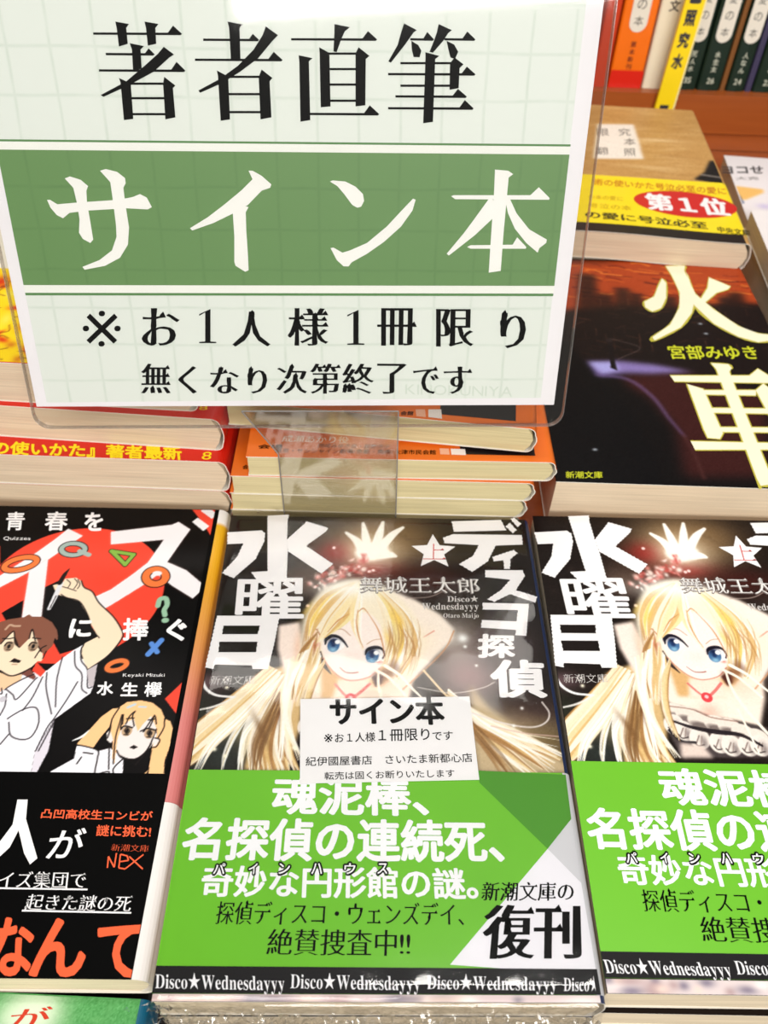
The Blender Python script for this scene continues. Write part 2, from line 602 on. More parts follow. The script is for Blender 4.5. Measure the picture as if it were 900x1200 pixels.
    def build(self, name, parent, z, material, warp=None):
        nx, ny = self.nx, self.ny
        V = np.empty((ny, nx, 3)); V[..., 0] = self.X; V[..., 1] = self.Y; V[..., 2] = z
        if warp:
            V[..., 2] += np.vectorize(warp)(self.X, self.Y, z)
        me = bpy.data.meshes.new(name)
        me.vertices.add(nx * ny); me.vertices.foreach_set('co', (V * S).astype(np.float32).ravel())
        i = np.arange((ny - 1) * nx).reshape(ny - 1, nx)[:, :-1].ravel()
        Q = np.stack([i, i + 1, i + nx + 1, i + nx], 1).astype(np.int32)
        me.loops.add(Q.size); me.loops.foreach_set('vertex_index', Q.ravel())
        me.polygons.add(len(Q)); me.polygons.foreach_set('loop_start', np.arange(len(Q), dtype=np.int32) * 4)
        me.polygons.foreach_set('loop_total', np.full(len(Q), 4, dtype=np.int32))
        a = me.color_attributes.new('ink', 'FLOAT_COLOR', 'POINT')
        c = np.ones((ny, nx, 4), np.float32); c[..., :3] = lin(np.clip(self.C, 0, 255))
        a.data.foreach_set('color', c.ravel())
        me.materials.append(material); me.update(calc_edges=True)
        o = bpy.data.objects.new(name, me); COL.objects.link(o); o.parent = parent
        return o


MSERIF = {}
for i in range(26):
    MSERIF[chr(65 + i)] = chr(0x1D400 + i); MSERIF[chr(97 + i)] = chr(0x1D41A + i)


def ser(s): return ''.join(MSERIF.get(c, c) for c in s)


load_glyphs(sorted(set(
    '１著者直筆サイン本※お1人様1冊限り無くなり次第終了ですKINOKUNIYA水曜日ディスコ探偵舞城王太郎上新潮文庫'
    '魂泥棒、名探偵の連続死、奇妙な円形館の謎。パインハウス探偵ディスコ・ウェンズデイ、絶賛捜査中!!新潮文庫の復刊'
    '紀伊國屋書店さいたま新都心店転売は固くお断りいたします青春をクイズに捧ぐ水生欅KeyakiMizukiQuizzes'
    '凸凹高校生コンビが謎に挑む!集団で起きた謎の死人なんて宮部みゆき第1位の愛に号泣必至限究本翻照'
    '術の使いかた』著者最新刊会場：成瀬あかり役東京・サンシャイン劇場/京都・南座/大津市民会館藤野涼子岡崎'
    'ヨコせ大売公論中央ナイフ0123456789あ累計万突破' + ser('DiscoWednesdayyyOtaroMaijo') + '★')))

PRINT = print_mat('printed_picture', 0.4)
PRINT_GLOSS = print_mat('glossy_printed_picture', 0.3)

# ------------------------------------------------------------------ the display table and the shelf behind it
TABLE = mat('dark_table_laminate', (30, 24, 22), 0.45)
STEPM = mat('dark_brown_step', (58, 40, 30), 0.5)
WOOD = bpy.data.materials.new('orange_brown_wood'); WOOD.use_nodes = True
_nt = WOOD.node_tree; _b = _nt.nodes['Principled BSDF']; _b.inputs['Roughness'].default_value = 0.35
_tc = _nt.nodes.new('ShaderNodeTexCoord'); _mp = _nt.nodes.new('ShaderNodeMapping'); _mp.inputs['Scale'].default_value = (6, 60, 60)
_n = _nt.nodes.new('ShaderNodeTexNoise'); _n.inputs['Scale'].default_value = 3; _n.inputs['Detail'].default_value = 6
_r = _nt.nodes.new('ShaderNodeValToRGB')
_r.color_ramp.elements[0].color = tuple(lin((140, 66, 22))) + (1,); _r.color_ramp.elements[1].color = tuple(lin((176, 92, 38))) + (1,)
_nt.links.new(_tc.outputs['Object'], _mp.inputs[0]); _nt.links.new(_mp.outputs[0], _n.inputs['Vector'])
_nt.links.new(_n.outputs[0], _r.inputs[0]); _nt.links.new(_r.outputs[0], _b.inputs['Base Color'])

STEP = -10.5
tb = thing('display_table', 'dark display table that the book stacks stand on', 'table', (0, 150, -39))
V, F = boxVF(-420, 420, -160, 600, -20, 0); mesh_obj('table_top', V, F, TABLE, tb)
tb2 = thing('display_step', 'brown wooden raised step along the back of the display table', 'step', (0, 368, -39))
V, F = boxVF(-420, 420, -166, 172.3, 0.05, STEP + 39); mesh_obj('step_box', V, F, WOOD, tb2)

sh = thing('book_shelf', 'orange-brown wooden shelf ledge under the upright row of books', 'shelf', (0, 620, STEP))
V, F = boxVF(-420, 420, -82, 120, 11.5, 34.5); mesh_obj('shelf_board', V, F, WOOD, sh)
V, F = boxVF(-420, 420, -79, 120, 0, 10); mesh_obj('lower_rail', V, F, WOOD, sh)
V, F = boxVF(-420, 420, 110, 120, 34.5, 250); mesh_obj('back_panel', V, F, WOOD, sh)

# ------------------------------------------------------------------ front row, middle: the green-banded novel
D = Flat(0.36, 125.1, 0.0282, 0)       # centre copy
R2 = (107.42, 129.66, 0.0196)
E = Flat(*R2, 0)                       # right copy
LABEL_G = 'novels with a light green paper band'

GREEN = mat('leaf_green_ink', (106, 188, 28), 0.4, coat=0.15)
DGREEN = mat('darker_green_ink', (70, 146, 24), 0.4)
LGREY = mat('light_grey_ink', (208, 208, 212), 0.4)
DARK = mat('near_black_ink', (24, 23, 25), 0.4, spec=.12)
REDINK = mat('thin_red_ink', (205, 60, 60), 0.4)
SILVER = mat('silver_ink', (214, 208, 204), 0.3, metallic=0.0)
COVERD = mat('dark_brown_cover', (24, 16, 13), 0.35, spec=.12)
NAVY = mat('navy_spine', (22, 42, 84), 0.35, coat=0.3)

VB = -76.4                              # lower edge of the cover on the face
a = lambda X, Y: D(200 + X / 3.6, 580 + Y / 3.6)
b = lambda X, Y: D(420 + X / 3.6, 580 + Y / 3.6)
h = lambda X, Y: D(340 + X / 4.09, 600 + Y / 4.09)
f = lambda X, Y: D(360 + X / 6.43, 660 + Y / 6.43)
s6 = lambda X, Y: D(200 + X / 5.625, 780 + Y / 5.625)
e = lambda X, Y: E(640 + X / 3.46, 580 + Y / 3.46)
e3 = lambda X, Y: E(740 + X / 5.625, 760 + Y / 5.625)
c3 = lambda X, Y: D(160 + X / 3, 880 + Y / 3)
c4 = lambda X, Y: D(420 + X / 3, 880 + Y / 3)
def PP(fn, *p): return [fn(*q) for q in p]


def paint_novel():
    c = Canvas(-52.3, 52.2, -23, 75.4, 0.25, (24, 16, 13))
    # smoke and glow of the background
    c.blob(h(400, 150), 17, 13, (172, 140, 98), 0.95)
    c.blob(h(520, 120), 12, 8, (120, 92, 60), 0.8)
    c.blob(h(215, 195), 7, 5, (140, 30, 26), 0.9)
    c.blob(h(390, 275), 9, 4, (140, 28, 26), 0.9)
    c.blob(h(650, 330), 13, 6, (60, 20, 16), 0.9)
    c.blob(h(60, 330), 9, 7, (112, 88, 76), 0.7)
    c.blob(h(820, 680), 12, 16, (150, 136, 128), 0.9)
    c.blob(h(760, 600), 7, 5, (205, 195, 185), 0.8)
    c.blob(h(860, 790), 8, 7, (168, 130, 130), 0.8)
    c.blob(b(620, 640), 9, 9, (70, 50, 52), 0.8)
    c.blob(b(700, 960), 10, 6, (205, 180, 150), 0.8)
    c.blob(b(640, 1060), 14, 7, (190, 165, 120), 0.8)
    c.blob(b(790, 1050), 9, 8, (120, 100, 60), 0.8)
    c.blob(b(760, 900), 10, 5, (46, 26, 24), 0.7)
    c.blob(s6(60, 120), 9, 9, (30, 26, 22), 0.9)
    c.blob(s6(60, 300), 10, 5, (52, 66, 44), 0.6)
    c.blob(s6(450, 460), 5, 5, (150, 138, 100), 0.75)
    c.blob(s6(330, 600), 9, 6, (38, 44, 40), 0.95)
    c.blob(s6(240, 110), 6, 3, (120, 90, 96), 0.7)
    for _ in range(60):
        x, y = RNG.uniform(-50, 50), RNG.uniform(-22, 72)
        c.blob((x, y), RNG.uniform(1, 4), RNG.uniform(.6, 2), tuple(np.array((90, 70, 60)) * RNG.uniform(.3, 1.1)), 0.1, RNG.uniform(0, 3))

    def lock(p, q, n, wd, cols, al=0.85, bow=0.0):
        """a lock of hair: n strands between the guide lines p and q (equal length lists)"""
        p, q = np.array(p, float), np.array(q, float)
        for i in range(n):
            k = RNG.rand() if n > 3 else i / max(1, n - 1)
            P = p * (1 - k) + q * k
            P = P + np.outer(np.sin(np.linspace(0, 3.1, len(P))), RNG.randn(2) * 0.5)
            s0 = RNG.uniform(0.0, 0.25)
            c.stroke(P, [wd * .3, wd * RNG.uniform(.7, 1.3), wd * .9, wd * .15], cols[RNG.randint(len(cols))], al)
    BL = [(246, 230, 196), (236, 208, 152), (252, 244, 228), (222, 184, 120), (196, 150, 92), (255, 250, 240), (250, 238, 214), (168, 122, 72)]
    PALE = [(255, 250, 240), (252, 240, 214), (250, 230, 180), (255, 255, 250)]
    SH = [(150, 108, 62), (176, 132, 80), (110, 76, 44)]
    # long hair falling to the left
    c.poly(PP(s6, (560, 60), (740, 0), (880, 120), (850, 420), (760, 690), (480, 690), (560, 330), (420, 420), (200, 600), (90, 690), (80, 560), (200, 380), (420, 200)), (226, 190, 130), 0.95, 0.6)
    lock(PP(s6, (640, 0), (420, 200), (170, 400), (30, 560)), PP(s6, (760, 60), (520, 300), (230, 570), (90, 690)), 46, 1.5, BL)
    lock(PP(s6, (700, 60), (450, 330), (260, 520), (150, 690)), PP(s6, (740, 60), (500, 330), (300, 520), (200, 690)), 8, .8, PALE)
    lock(PP(s6, (740, 60), (560, 330), (480, 520), (460, 690)), PP(s6, (830, 160), (780, 400), (790, 560), (850, 690)), 50, 1.7, BL)
    lock(PP(s6, (700, 150), (620, 330), (540, 500), (520, 690)), PP(s6, (760, 250), (690, 420), (640, 560), (600, 690)), 10, 1.0, SH, .55)
    lock(PP(s6, (500, 340), (420, 440), (360, 580), (330, 700)), PP(s6, (520, 330), (430, 460), (370, 590), (340, 700)), 3, .7, PALE)
    lock(PP(s6, (570, 330), (490, 440), (460, 580), (435, 700)), PP(s6, (590, 330), (500, 470), (470, 590), (450, 700)), 4, .7, PALE)
    c.blob(s6(600, 430), 1.0, 6, (120, 84, 48), .7, .5); c.blob(s6(745, 350), 1.6, 5, (90, 52, 34), .8, .2)
    # hair and smoke on the right side
    c.poly(PP(b, (470, 800), (560, 900), (860, 1120), (900, 1180), (500, 1180), (480, 1000)), (214, 190, 150), .9, 1.0)
    lock(PP(b, (380, 820), (500, 930), (680, 1010), (880, 1100)), PP(b, (370, 900), (480, 1000), (600, 1090), (720, 1190)), 34, 1.5, BL)
    lock(PP(b, (420, 860), (520, 950), (650, 1000), (850, 1025)), PP(b, (430, 900), (560, 990), (700, 1080), (820, 1190)), 9, .7, PALE)
    lock(PP(b, (430, 900), (520, 1000), (600, 1090), (680, 1190)), PP(b, (430, 950), (500, 1050), (550, 1120), (600, 1190)), 9, 1.1, SH, .5)
    # body: shoulders and frilled dress (seen on the copy whose slip does not cover it)
    SK = (252, 234, 218)
    c.poly(PP(e3, (240, 60), (380, 160), (560, 160), (700, 120), (860, 160), (880, 330), (850, 520), (700, 480), (520, 450), (390, 400), (260, 370), (120, 260), (180, 120)), SK, 1, .5)
    c.blob(e3(520, 420), 3, 3, (240, 170, 150), .6); c.blob(e3(450, 230), 5, 2.5, (246, 206, 190), .7)
    c.blob(e3(740, 240), 5, 5, (248, 214, 192), .6); c.blob(e3(600, 230), 6, 3, (240, 196, 150), .35)
    c.poly(PP(e3, (250, 370), (390, 400), (520, 450), (700, 480), (900, 520), (920, 720), (330, 720), (250, 560)), (72, 62, 62), 1, .3)
    for k, (X, Y) in enumerate(((290, 420), (370, 440), (450, 480), (560, 500), (650, 520), (740, 560), (830, 590))):
        c.disc(e3(X, Y), 3.6, 3.0, (236, 224, 212), -.4, 1, .4)
        c.disc(e3(X + 22, Y + 42), 3.6, 1.6, (84, 70, 68), -.4, .75, .8)
    for k, (X, Y) in enumerate(((280, 500), (345, 545), (450, 595), (580, 620), (660, 640), (770, 640), (850, 640))):
        c.disc(e3(X, Y), 3.0, 3.4, (242, 232, 222), -.3, 1, .4); c.blob(e3(X + 30, Y + 24), 1.1, 2.2, (90, 76, 76), .6)
        c.stroke(PP(e3, (X - 22, Y + 30), (X - 5, Y - 20)), .35, (110, 90, 84), .8)
        c.stroke(PP(e3, (X + 10, Y + 34), (X + 14, Y - 16)), .3, (130, 108, 100), .7)
        c.stroke(PP(e3, (X - 36, Y + 20), (X - 10, Y + 46), (X + 30, Y + 40)), .4, (52, 42, 42), .9)
    c.stroke(PP(e3, (250, 470), (400, 520), (560, 550), (720, 570), (860, 640)), [.6, 1.6, .8], (34, 26, 30), .95)
    c.stroke(PP(e3, (250, 380), (400, 402), (520, 452), (700, 482)), .35, (150, 110, 96), .9)
    c.stroke(PP(e3, (250, 540), (330, 610), (420, 620)), .9, (30, 26, 30))
    c.poly(PP(e3, (320, 620), (470, 640), (540, 720), (330, 720)), (228, 208, 196), 1, .5)
    # raised arms
    c.poly(PP(a, (455, 550), (545, 535), (556, 640), (600, 770), (560, 880), (500, 860), (480, 760), (450, 650)), (250, 232, 220), 1, .5)
    c.blob(a(540, 640), 1.5, 6, (240, 196, 168), .7); c.blob(a(535, 800), 2.5, 4, (246, 204, 176), .7)
    c.poly(PP(h, (300, 340), (470, 370), (600, 420), (720, 490), (785, 560), (780, 610), (700, 690), (600, 800), (520, 840), (480, 760), (540, 640)), (252, 238, 224), 1, .6)
    c.stroke(PP(h, (785, 570), (740, 660), (620, 780), (540, 850)), .5, (206, 150, 110), .8)
    c.stroke(PP(h, (640, 600), (690, 570)), .5, (220, 140, 120), .8)
    c.blob(h(600, 620), 6, 5, (250, 232, 200), .6)
    # hand held up in the light
    HC = (255, 250, 240)
    c.blob(h(390, 190), 9, 7, (255, 236, 205), .9)
    c.poly(PP(h, (330, 160), (440, 150), (480, 195), (440, 225), (350, 235), (310, 200)), HC, 1, .5, True)
    for q in (((350, 200), (320, 140), (270, 100)), ((370, 170), (360, 110), (350, 55)), ((410, 165), (430, 100), (445, 50)), ((435, 170), (490, 110), (540, 75)), ((440, 205), (480, 205), (505, 212))):
        c.stroke(PP(h, *q), [3.6, 2.8, 1.2], HC, 1, .5)
    # ribbon of red petals
    for _ in range(70):
        k = RNG.rand(); X, Y = 110 + 260 * k + RNG.randn() * 16, 345 - 110 * k + RNG.randn() * 20
        c.blob(h(X, Y), RNG.uniform(.4, 1.3), RNG.uniform(.4, 1.0), [(226, 140, 130), (246, 216, 204), (200, 84, 76), (255, 240, 230)][RNG.randint(4)], .85, RNG.uniform(0, 3))
    for X, Y in ((120, 360), (210, 172), (330, 262), (380, 285), (398, 280), (85, 450), (215, 330)):
        c.disc(h(X, Y), .6, .6, (255, 220, 214), 0, 1, .5)
    # head of hair
    c.poly(PP(h, (50, 640), (60, 520), (110, 420), (190, 350), (330, 320), (470, 370), (570, 460), (640, 600), (620, 720), (540, 830), (470, 780), (450, 800), (150, 780), (60, 800)), (250, 238, 214), 1, .8, True)
    # ear
    c.poly(PP(h, (100, 560), (125, 565), (150, 640), (130, 690), (100, 660)), (248, 216, 190), 1, .3)
    c.stroke(PP(h, (95, 640), (98, 590), (125, 562), (148, 600)), .35, (190, 120, 80)); c.blob(h(118, 640), .8, 1.6, (190, 90, 60), .8)
    # hair behind the neck
    c.poly(PP(h, (150, 660), (200, 760), (280, 820), (400, 800), (460, 700), (520, 740), (480, 800), (430, 840), (380, 820), (380, 890), (150, 890)), (222, 176, 116), 1, .5)
    c.poly(PP(h, (390, 790), (450, 760), (440, 820), (410, 840)), (70, 30, 26), 1, .4)
    c.poly(PP(h, (230, 800), (380, 800), (400, 900), (200, 900)), (250, 228, 210), 1, .5)
    c.stroke(PP(h, (146, 670), (158, 725), (195, 775)), [.4, 1.6, .3], (60, 44, 44))
    # face
    c.poly(PP(h, (150, 650), (165, 590), (190, 530), (260, 500), (360, 480), (430, 540), (456, 640), (452, 700), (430, 750), (380, 790), (300, 806), (240, 790), (190, 745), (160, 700)), (254, 240, 232), 1, .25, True)
    c.blob(h(300, 700), 3, 2, (255, 226, 216), .6)
    c.stroke(PP(h, (158, 700), (190, 747), (240, 792), (300, 808), (380, 790), (432, 748)), .35, (206, 130, 110), .9)
    c.stroke(PP(f, (245, 785), (290, 822), (340, 828), (382, 822)), [.15, .3, .35], (150, 70, 62))
    c.blob(f(545, 745), .8, .5, (232, 110, 90), .7)
    # eyes
    def eye(cx, cy, rx, ry, tilt):
        c.disc(f(cx + 20, cy - 10), rx * 1.45, ry * 1.0, (255, 252, 250), tilt, 1, .3)
        c.disc(f(cx, cy), rx, ry, (70, 112, 158), tilt, 1, .3)
        c.blob(f(cx + 2, cy - 34), rx * .8, ry * .5, (18, 28, 62), 1)
        c.blob(f(cx - 4, cy + 32), rx * .6, ry * .35, (150, 200, 226), .9)
        c.disc(f(cx, cy - 6), rx * .35, ry * .35, (22, 40, 84), tilt, .8, .5)
        c.disc(f(cx + 30, cy - 26), .8, .8, (255, 255, 255), 0, 1, .3)
    eye(198, 620, 1.9, 2.4, -.2); eye(490, 702, 2.0, 2.3, -.3)
    c.stroke(PP(f, (136, 612), (145, 572), (185, 548), (235, 556), (275, 590), (305, 632)), [.4, 1.5, 1.1, .9, .4], (24, 22, 36))
    c.stroke(PP(f, (438, 690), (452, 655), (500, 636), (550, 640), (580, 665)), [.4, 1.3, 1.2, .4], (24, 22, 36))
    c.stroke(PP(f, (572, 660), (582, 690), (570, 716)), .5, (40, 34, 60))
    c.stroke(PP(f, (215, 500), (270, 500), (325, 545)), .25, (190, 140, 110)); c.stroke(PP(f, (450, 610), (500, 580), (560, 572)), .25, (200, 160, 130))
    # fringe
    YG = [(248, 216, 120), (246, 228, 164), (255, 246, 224), (226, 184, 116)]
    lock(PP(h, (330, 340), (250, 420), (170, 520), (110, 640)), PP(h, (330, 350), (310, 450), (260, 520), (170, 600)), 18, 1.6, PALE + YG)
    lock(PP(h, (330, 350), (300, 450), (305, 560), (345, 650)), PP(h, (345, 350), (335, 480), (330, 580), (350, 660)), 10, 1.2, PALE + [(240, 196, 100)])
    lock(PP(h, (370, 350), (440, 450), (470, 600), (455, 740)), PP(h, (430, 370), (560, 500), (610, 640), (520, 800)), 34, 1.7, PALE + YG + BL)
    lock(PP(h, (300, 340), (180, 400), (100, 500), (70, 620)), PP(h, (310, 340), (200, 430), (130, 520), (100, 600)), 14, 1.3, PALE + YG)
    for q in (((325, 470), (318, 530), (330, 600), (350, 650)), ((370, 480), (420, 560), (445, 640), (450, 700)), ((325, 480), (350, 462), (372, 482)), ((280, 490), (230, 520), (180, 575))):
        c.stroke(PP(h, *q), [.2, .5, .2], (206, 140, 84), .85)
    for q in (((520, 540), (560, 620), (540, 720)), ((550, 560), (590, 630), (600, 690)), ((470, 560), (500, 660), (480, 740))):
        c.stroke(PP(h, *q), [.2, .7, .2], (190, 130, 70), .6)
    for X, Y in ((80, 470), (130, 500), (490, 500), (530, 520), (470, 610)):
        c.blob(h(X, Y), 1.0, 3.4, (250, 206, 84), .5, -.5 if X < 300 else .3)
    c.blob(h(300, 370), 12, 3.5, (255, 254, 248), .85)
    for _ in range(26):
        X, Y = RNG.uniform(460, 620), RNG.uniform(480, 640)
        c.stroke(PP(h, (X, Y), (X + 12, Y + 70), (X - 10, Y + 150)), [.1, .5, .1], (190, 140, 84), .45)
    for _ in range(16):
        X, Y = RNG.uniform(70, 150), RNG.uniform(520, 640)
        c.stroke(PP(h, (X, Y), (X - 8, Y + 60), (X - 24, Y + 130)), [.1, .5, .1], (180, 128, 78), .45)
    c.poly(PP(h, (395, 775), (452, 752), (500, 700), (530, 760), (470, 800), (430, 830)), (104, 56, 40), .6, .8)
    # loose strands beside the face and over the body
    lock(PP(h, (130, 640), (100, 720), (60, 800), (20, 930)), PP(h, (150, 700), (140, 770), (110, 840), (80, 930)), 16, 1.1, PALE + BL)
    lock(PP(h, (140, 560), (60, 650), (30, 760), (0, 900)), PP(h, (100, 640), (80, 740), (40, 830), (30, 900)), 10, 1.2, BL)
    lock(PP(e3, (130, 0), (70, 200), (90, 400), (150, 720)), PP(e3, (20, 60), (60, 300), (160, 520), (330, 720)), 14, 1.4, PALE)
    lock(PP(e3, (250, 60), (200, 200), (210, 400), (270, 560)), PP(e3, (260, 100), (240, 250), (250, 400), (330, 620)), 7, .9, BL)
    c.stroke(PP(e3, (650, 110), (760, 170), (860, 250), (980, 340)), [1.2, .9, .6], (255, 248, 232))
    c.stroke(PP(e3, (620, 150), (660, 260), (740, 380), (860, 520), (960, 620)), [.6, 1.1, .8], (255, 246, 228))
    c.stroke(PP(e3, (700, 400), (760, 520), (840, 690)), .6, (255, 246, 228))
    c.stroke(PP(h, (415, 760), (480, 800), (560, 890)), [1.0, .8], (255, 246, 228)); c.stroke(PP(h, (640, 760), (720, 850), (760, 890)), .7, (240, 214, 170))
    # necklace
    c.stroke(PP(e3, (370, 230), (440, 290), (495, 325)), .7, (222, 120, 112), .9)
    c.stroke(PP(e3, (590, 230), (550, 280), (500, 325)), .9, (222, 110, 104), .9)
    c.disc(e3(497, 322), 1.7, 1.7, (226, 70, 76)); c.disc(e3(495, 318), .6, .6, (255, 200, 200))
    # swirls and sparks
    c.stroke(PP(s6, (215, 0), (208, 80), (232, 150), (300, 195), (420, 208)), [.9, 1.0, .8, .6], (250, 248, 246))
    c.stroke(PP(s6, (172, 295), (300, 265), (430, 205)), [.5, .7, .4], (240, 236, 230), .9)
    c.stroke(PP(b, (775, 875), (805, 920), (790, 960), (730, 980), (620, 965), (480, 920)), .5, (235, 225, 220), .9)
    c.stroke(PP(b, (250, 812), (400, 836), (520, 815), (575, 790)), .35, (230, 220, 210), .8)
    c.stroke(PP(b, (200, 436), (300, 430), (370, 400)), .35, (190, 170, 160), .7)
    c.stroke(PP(b, (560, 975), (700, 1005), (850, 1020)), .4, (225, 190, 180), .7)
    for X, Y, r_ in ((440, 605, 1.6), (450, 640, .6), (690, 900, .5), (498, 720, .5), (655, 975, .5), (30, 240, .6)):
        c.blob(b(X, Y), r_, r_, (255, 255, 252), 1)
    for X, Y in ((290, 552), (358, 596), (824, 548), (370, 145), (812, 540)):
        c.blob(s6(X, Y), .6, .6, (255, 250, 225), 1)
    c.grain(2.2, 2)
    return c


NC = paint_novel()


def novel_prints():
    """title, author and the rest of the lettering of the cover"""
    p = Print()
    J = lambda pts: jag(pts, 0.18, 0.7)
    for fn, pts in (
        (a, ((240, 158), (385, 150), (400, 162), (394, 200), (358, 272), (265, 352), (215, 330), (280, 262), (306, 205), (238, 208))),
        (a, ((408, 88), (500, 84), (494, 110), (492, 190), (495, 235), (490, 352), (470, 366), (370, 372), (340, 326), (408, 322))),
        (a, ((575, 112), (667, 140), (655, 156), (572, 215), (686, 292), (636, 333), (494, 238), (490, 188))),
        (a, ((195, 510), (460, 510), (440, 618), (412, 735), (345, 735), (343, 720), (188, 716), (182, 735), (145, 728), (170, 620))),
        (b, ((393, 112), (602, 106), (624, 150), (402, 156))),
        (b, ((620, 132), (640, 118), (668, 150), (650, 162))), (b, ((640, 101), (658, 96), (688, 124), (670, 136))),
        (b, ((357, 180), (400, 166), (690, 170), (694, 210), (580, 214), (545, 282), (480, 326), (424, 292), (482, 258), (508, 212), (362, 204))),
        (b, ((655, 232), (673, 246), (642, 270), (640, 313), (614, 312), (612, 276), (570, 281), (564, 262))),
        (b, ((534, 318), (694, 318), (702, 345), (664, 402), (756, 430), (745, 456), (640, 420), (572, 452), (543, 440), (600, 402), (640, 358), (534, 347))),
        (b, ((524, 455), (720, 460), (709, 595), (660, 592), (664, 570), (516, 560), (520, 528), (666, 534), (672, 486), (523, 484)))):
        p.poly(J(PP(fn, *pts)), WHITE)
    p.text('曜', a(268, 530), a(562, 530), a(284, 350), WHITE, bold=(.022, .02))
    p.text('探', b(500, 688), b(662, 690), b(505, 586), WHITE, bold=(.045, .035))
    p.text('偵', b(560, 856), b(800, 858), b(552, 694), WHITE, bold=(.045, .035))
    st = []
    cx, cy = b(318, 240)
    for i in range(10):
        r_ = 8.0 if i % 2 == 0 else 3.7
        an = math.pi / 2 + i * math.pi / 5
        st.append((cx + r_ * math.cos(an), cy + r_ * math.sin(an)))
    p.poly(st, WHITE)
    q = Print()
    for pts in (((222, 552), (378, 552), (368, 588), (216, 588)), ((206, 620), (368, 620), (360, 664), (200, 664))):
        q.poly(J(PP(a, *pts)), COVERD)
    q.text('上', b(272, 272), b(370, 273), b(274, 206), REDINK, mincho=(-.025, -.026))
    q.text('舞城王太郎', b(4, 416), b(514, 420), b(4, 344), mat('grey_shadow_ink', (120, 108, 104), .4), mincho=(.0, -.02), bold=(.02, .02))
    q.text(ser('Disco') + '★', b(375, 452), b(506, 452), b(375, 424), SILVER, bold=(.003, .003))
    q.text(ser('Wednesdayyy'), b(268, 493), b(508, 493), b(268, 457), SILVER)
    q.text(ser('Otaro Maijo'), b(358, 524), b(508, 524), b(358, 500), SILVER)
    r_ = Print()
    r_.text('舞城王太郎', b(6, 412), b(516, 416), b(6, 342), mat('pale_silver_ink', (236, 232, 228), .3), mincho=(.006, -.026))
    r_.text('新潮文庫', a(160, 802), a(352, 800), a(168, 764), SILVER, mincho=(-.01, -.02))
    return p, q, r_


def band_prints():
    g = Print()
    g.poly(PP(c4, (420, 70), (735, 85), (748, 240), (665, 345), (425, 112)), DGREEN)
    g.poly(PP(c4, (665, 345), (748, 240), (783, 465)), LGREY)
    g.poly(PP(c4, (665, 345), (783, 465), (838, 790), (322, 752)), mat('white_band_paper', (238, 236, 242), .4, coat=.15))
    dk = PP(c3, (62, 752)); x0 = -52.9
    t = Print()
    blk = DARK
    lo = D(178, 1164.5)[1]
    t.poly([(-52.55, D(181, 1132)[1]), (-52.55, -75.4), (52.6, -75.4), (52.6, D(697, 1136)[1])][::-1], blk)
    HV = dict(bold=(.035, .028))
    WP = mat('white_band_ink', (244, 243, 246), .4)
    t.text('魂泥棒、', c3(472, 224), c4(250, 232), c3(482, 88), WP, **HV)
    t.text('名探偵の連続死、', c3(150, 386), c4(516, 396), c3(176, 234), WP, **HV)
    t.text('奇妙な円形館の謎。', c3(222, 514), c4(424, 524), c3(236, 402), WP, bold=(.03, .022))
    t.text('探偵ディスコ・ウェンズデイ、', c3(275, 610), c4(372, 616), c3(288, 524), BLACK, mincho=(.014, -.016))
    t.text('絶賛捜査中!!', c3(455, 718), c4(182, 722), c3(466, 626), BLACK, mincho=(.014, -.016), uro=False)
    t.text('新潮文庫の', c4(430, 528), c4(756, 528), c4(436, 462), BLACK, mincho=(.02, -.012))
    t.text('復刊', c4(430, 732), c4(785, 732), c4(442, 540), BLACK, mincho=(.055, -.004))
    u = Print()
    ruby = (('パ', 265, 315), ('イ', 390, 428), ('ン', 495, 542), ('ハ', 610, 656), ('ウ', 725, 772), ('ス', 842, 885))
    for ch, X0, X1 in ruby:
        u.text(ch, c3(X0 - 2, 441), c3(X1 + 2, 441), c3(X0 + 1, 389), BLACK, bold=(.13, .13))
    for X0, X1, s in ((65, 522, 'Disco★Wednesdayyy'), (540, 998, 'Disco★Wednesdayyy')):
        u.text(ser(s), c3(X0, 850), c3(X1, 858), c3(X0 + 3, 777), WP, mincho=(-.007, -.004), uro=False)
    u.text(ser('Disco★Wednesdayyy'), c4(240, 852), c4(698, 858), c4(242, 782), WP, mincho=(-.007, -.004), uro=False)
    u.text(ser('Disco★'), c4(721, 846), c4(846, 846), c4(721, 790), WP, mincho=(-.007, -.004), uro=False)
    v = Print()
    for ch, X0, X1 in ruby:
        v.text(ch, c3(X0 + 4, 434), c3(X1 - 4, 434), c3(X0 + 7, 396), WP, bold=(.015, .015))
    return g, t, u, v


def sag(x, y, z): return 0.0


TN = 13.0
YB = (-76.4, D(440, 904)[1])            # the paper band runs from the lower edge to here
YB = (-75.4, YB[1])
novel, band = book('green_banded_novel', 'shrink-wrapped dark manga-style novel with green band, white slip under its film', 0.36, 125.1, 0.0282, 0, TN,
                   h=151, front=COVERD, spine=NAVY, group=LABEL_G, obi=(YB[0], YB[1], GREEN, LGREY), yext=(1.6, 0), spx=1.2)
NC.build('cover_picture', novel, TN + .03, PRINT_GLOSS)
p1, p2, p3 = novel_prints()
p1.build('title_lettering', novel, TN + .06); p2.build('small_lettering', novel, TN + .09); p3.build('author_lettering', novel, TN + .12)
g, t, u, v = band_prints()
g.build('band_pattern', band, TN + .17, clip=(-52.4, 52.4, -77, 80)); t.build('band_lettering', band, TN + .2, clip=(-52.5, 52.5, -77, 80))
u.build('band_small_lettering', band, TN + .23, clip=(-52.5, 51.4, -77, 80)); v.build('ruby_lettering', band, TN + .26)
